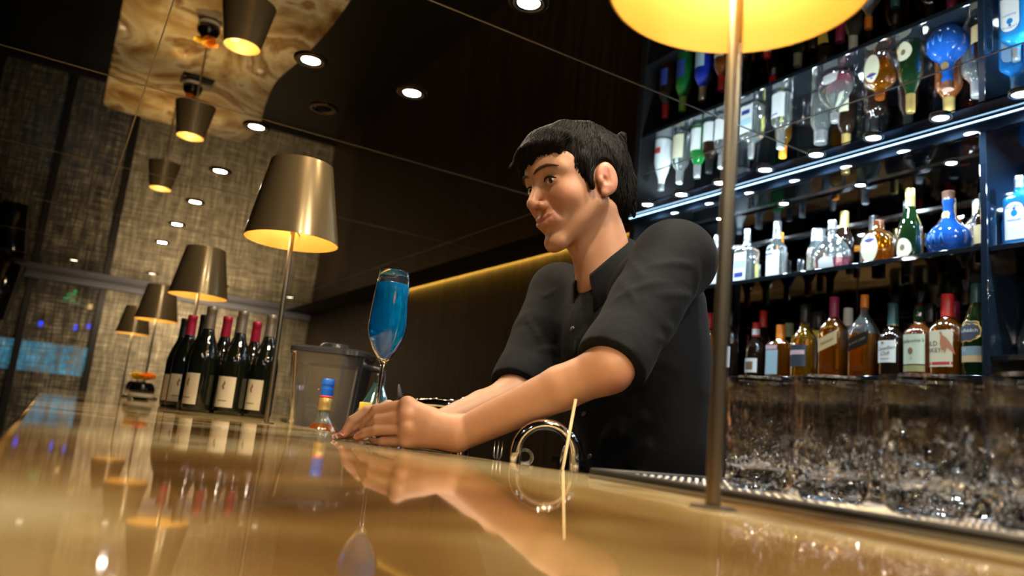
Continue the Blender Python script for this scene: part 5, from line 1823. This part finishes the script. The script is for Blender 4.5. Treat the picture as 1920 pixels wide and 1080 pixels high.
Vst = Vst.reshape(-1, 3)
qq = []
for k_ in range(6):
    for e_ in range(2):
        a_ = k_ * 3 + e_
        qq.append([a_, a_ + 3, a_ + 4, a_ + 1])
qq = np.array(qq)
Fst = (np.arange(nS)[:, None, None] * 21 + qq[None]).reshape(-1, 4)
hs_ = np_mesh('hair_strands', Vst - PO, Fst, MAT['black_hair'], person)
hs_['kind'] = 'stuff'
del Ff
del Hh

# shirt
S_ = Grid((0.60, 0.72, -0.32), (1.22, 1.52, 0.47), 0.0036)
lean = np.array([[math.cos(0.28), 0, math.sin(0.28)], [0, 1, 0], [-math.sin(0.28), 0, math.cos(0.28)]]).T
S_.ell((0.910, 1.125, 0.200), (0.100, 0.165, 0.158), lean, 0.0)
S_.ell((0.965, 1.10, 0.03), (0.100, 0.138, 0.20), lean, 0.06)
S_.ell((1.005, 1.10, -0.17), (0.108, 0.140, 0.17), None, 0.05)
S_.cap(NECK + np.array([0.018, -0.05, -0.035]), N_SH + np.array([0.004, 0, 0.0]), 0.050, 0.060, 0.04)
S_.cap(NECK + np.array([0.018, 0.05, -0.035]), F_SH, 0.050, 0.056, 0.04)
S_.cap((0.96, 1.04, 0.30), (0.99, 1.02, 0.05), 0.06, 0.06, 0.05)


def sleeve(sh_, el, wr_, end, r0, r1, over):
    tip = el + (wr_ - el) * over
    up_ = el + (sh_ - el) * 0.10
    S_.chain([sh_, sh_ * 0.5 + up_ * 0.5, up_], [r0, (r0 + r1) / 2 + 0.002, r1], 0.03)
    d = (up_ - sh_) / np.linalg.norm(up_ - sh_)
    c_ = up_ + d * end
    # rolled cuff: two thick turns
    for q, rr in ((-0.012, 0.004), (-0.030, 0.005), (-0.046, 0.003)):
        S_.cap(c_ + d * (q - 0.010), c_ + d * (q + 0.006), r1 + rr, r1 + rr, 0.004)
    # drag folds running across the sleeve
    side = np.cross(d, np.array([0.3, -1, 0.2])); side /= np.linalg.norm(side)
    ot = np.cross(side, d)
    for i in range(11):
        t = rng.uniform(0.12, 0.80)
        cc_ = sh_ + (up_ - sh_) * t
        rr = r0 + (r1 - r0) * t
        a0 = rng.uniform(0, 6.28)
        sl_ = rng.choice([-1, 1]) * rng.uniform(0.010, 0.020)
        pts = []
        for k_ in range(9):
            aa = a0 + 0.16 * k_
            pts.append(cc_ + d * (sl_ * (k_ - 4) * 0.6) + (side * math.cos(aa) + ot * math.sin(aa)) * (rr - 0.0035))
        S_.chain(pts, [0.001, 0.003, 0.005, 0.0062, 0.0066, 0.0062, 0.005, 0.003, 0.001], 0.012, soft=False)
    return c_, d


c1, d1 = sleeve(N_SH, N_EL, N_WR, 0.022, 0.064, 0.051, 0.0)
S_.plane_cut(c1, d1, np.minimum(c1, N_EL) - 0.10, np.maximum(c1, N_EL) + np.array([0.05, 0.06, 0.05]))
c2, d2 = sleeve(F_SH, F_EL, F_WR, 0.012, 0.062, 0.050, 0.0)
S_.plane_cut(c2, d2, np.minimum(c2, F_EL) - np.array([0.10, 0.07, 0.10]), np.maximum(c2, F_EL) + np.array([0.03, 0.08, 0.04]))
# torso folds
for i in range(16):
    y0 = rng.uniform(0.98, 1.24); z0_ = rng.uniform(-0.05, 0.26)
    x0_ = 0.905 + 0.28 * (0.22 - z0_) - 0.095 * math.sqrt(max(0.05, 1 - ((y0 - 1.12) / 0.165) ** 2))
    S_.chain([np.array([x0_ + 0.004, y0 - 0.03, z0_ + 0.03]), np.array([x0_, y0, z0_]), np.array([x0_ + 0.008, y0 + 0.035, z0_ - 0.035])], [0.002, 0.007, 0.002], 0.02)
for i in range(8):
    z0_ = rng.uniform(-0.05, 0.25)
    xs = 0.93 + 0.22 * (0.22 - z0_) + rng.uniform(-0.03, 0.05)
    S_.chain([np.array([xs - 0.05, 0.985, z0_ + 0.02]), np.array([xs, 0.972, z0_]), np.array([xs + 0.05, 0.985, z0_ - 0.035])], [0.002, 0.007, 0.002], 0.02)
S_.cap(NECK + np.array([0.062, -0.03, 0.000]), N_SH + np.array([0.030, 0.010, 0.010]), 0.042, 0.052, 0.04)
S_.cap(NECK + np.array([0.040, -0.01, -0.03]), NECK + np.array([0.045, -0.05, -0.02]), 0.048, 0.046, 0.03)
# neck opening
ndir = hp(-0.01, 0, -0.06) - NECK
ndir /= np.linalg.norm(ndir)
S_.cap(NECK - ndir * 0.03, NECK + ndir * 0.12, 0.0585, 0.062, 0.004, 'sub')
S_.cap(NECK + np.array([-0.060, 0.0, 0.02]), NECK + np.array([-0.078, 0.0, -0.035]), 0.022, 0.008, 0.004, 'sub')
ex_ = np.array([-1.0, 0, 0]); ex_ -= ndir * (ex_ @ ndir); ex_ /= np.linalg.norm(ex_)
ey_ = np.cross(ndir, ex_)
Vs, Fs = S_.mesh()
Vs = relax(Vs, Fs, 2, 0.5)
shirt = np_mesh('shirt', Vs - PO, Fs, MAT['charcoal_cotton'], person)
del S_
# turned down collar with two leaves
Vc, Fcq = [], []
nc = 48
for i in range(nc + 1):
    a_ = 0.34 + (2 * math.pi - 0.68) * i / nc
    c_ = math.cos(a_)
    dirv = ex_ * c_ + ey_ * math.sin(a_)
    fr_ = max(0.0, c_)
    tipw = max(0.0, 1 - min(i, nc - i) / 9.0)
    top_ = 0.048 - 0.030 * (0.5 + 0.5 * c_) - 0.010 * fr_ ** 3
    bot_ = top_ - 0.034 - 0.030 * tipw
    rows_ = [(0.0600, top_ - 0.020), (0.0625, top_), (0.0655, top_ + 0.002), (0.0700, top_ - 0.004), (0.0775 + 0.004 * tipw, (top_ + bot_) / 2), (0.0850 + 0.020 * tipw, bot_)]
    for r_, h_ in rows_:
        Vc.append(NECK + dirv * r_ + ndir * h_ - PO)
nr = 6
for i in range(nc):
    for j in range(nr - 1):
        q = i * nr + j
        Fcq.append((q, q + 1, q + nr + 1, q + nr))
col_ = mesh('collar', Vc, Fcq, MAT['charcoal_cotton'], shirt)
sm = col_.modifiers.new('thickness', 'SOLIDIFY')
sm.thickness = 0.0028
sm.offset = 0.0
M_('shirt_button', (0.03, 0.03, 0.033), 0.25)
for i in range(4):
    z0_ = 0.235 - 0.075 * i
    x0_ = 0.905 + 0.28 * (0.225 - z0_) - 0.102
    mesh('button', *xf(lathe([(0, -0.001), (0.0055, -0.001), (0.006, 0.0012), (0.0045, 0.002), (0, 0.0016)], 18), T(*(np.array([x0_ - 0.004, 1.125, z0_]) - PO)) @ RY(-math.pi / 2 + 0.28)), MAT['shirt_button'], shirt)

# trousers and shoes, out of sight below the bar
Tr = Grid((0.82, 0.90, FLOOR), (1.20, 1.30, -0.16), 0.008)
Tr.ell((1.01, 1.10, -0.26), (0.112, 0.148, 0.13), None, 0.0)
for s in (-1, 1):
    Tr.chain([np.array([1.01, 1.10 + 0.075 * s, -0.30]), np.array([0.99, 1.10 + 0.085 * s, -0.64]), np.array([1.02, 1.10 + 0.09 * s, FLOOR + 0.06])], [0.082, 0.062, 0.050], 0.03)
Vt, Ft = Tr.mesh()
np_mesh('trousers', relax(Vt, Ft, 2) - PO, Ft, MAT['black_trousers'], person)
for s in (-1, 1):
    sv = lathe([(0, 0.0), (0.9, 0.0), (1.0, 0.12), (0.96, 0.4), (0.75, 0.75), (0.4, 0.95), (0, 1.0)], 24)
    mesh('shoe', *xf(sv, T(*(np.array([0.975, 1.10 + 0.09 * s, FLOOR + 0.002]) - PO)) @ Matrix.Diagonal((0.135, 0.048, 0.085, 1))), MAT['black_gloss'], person)
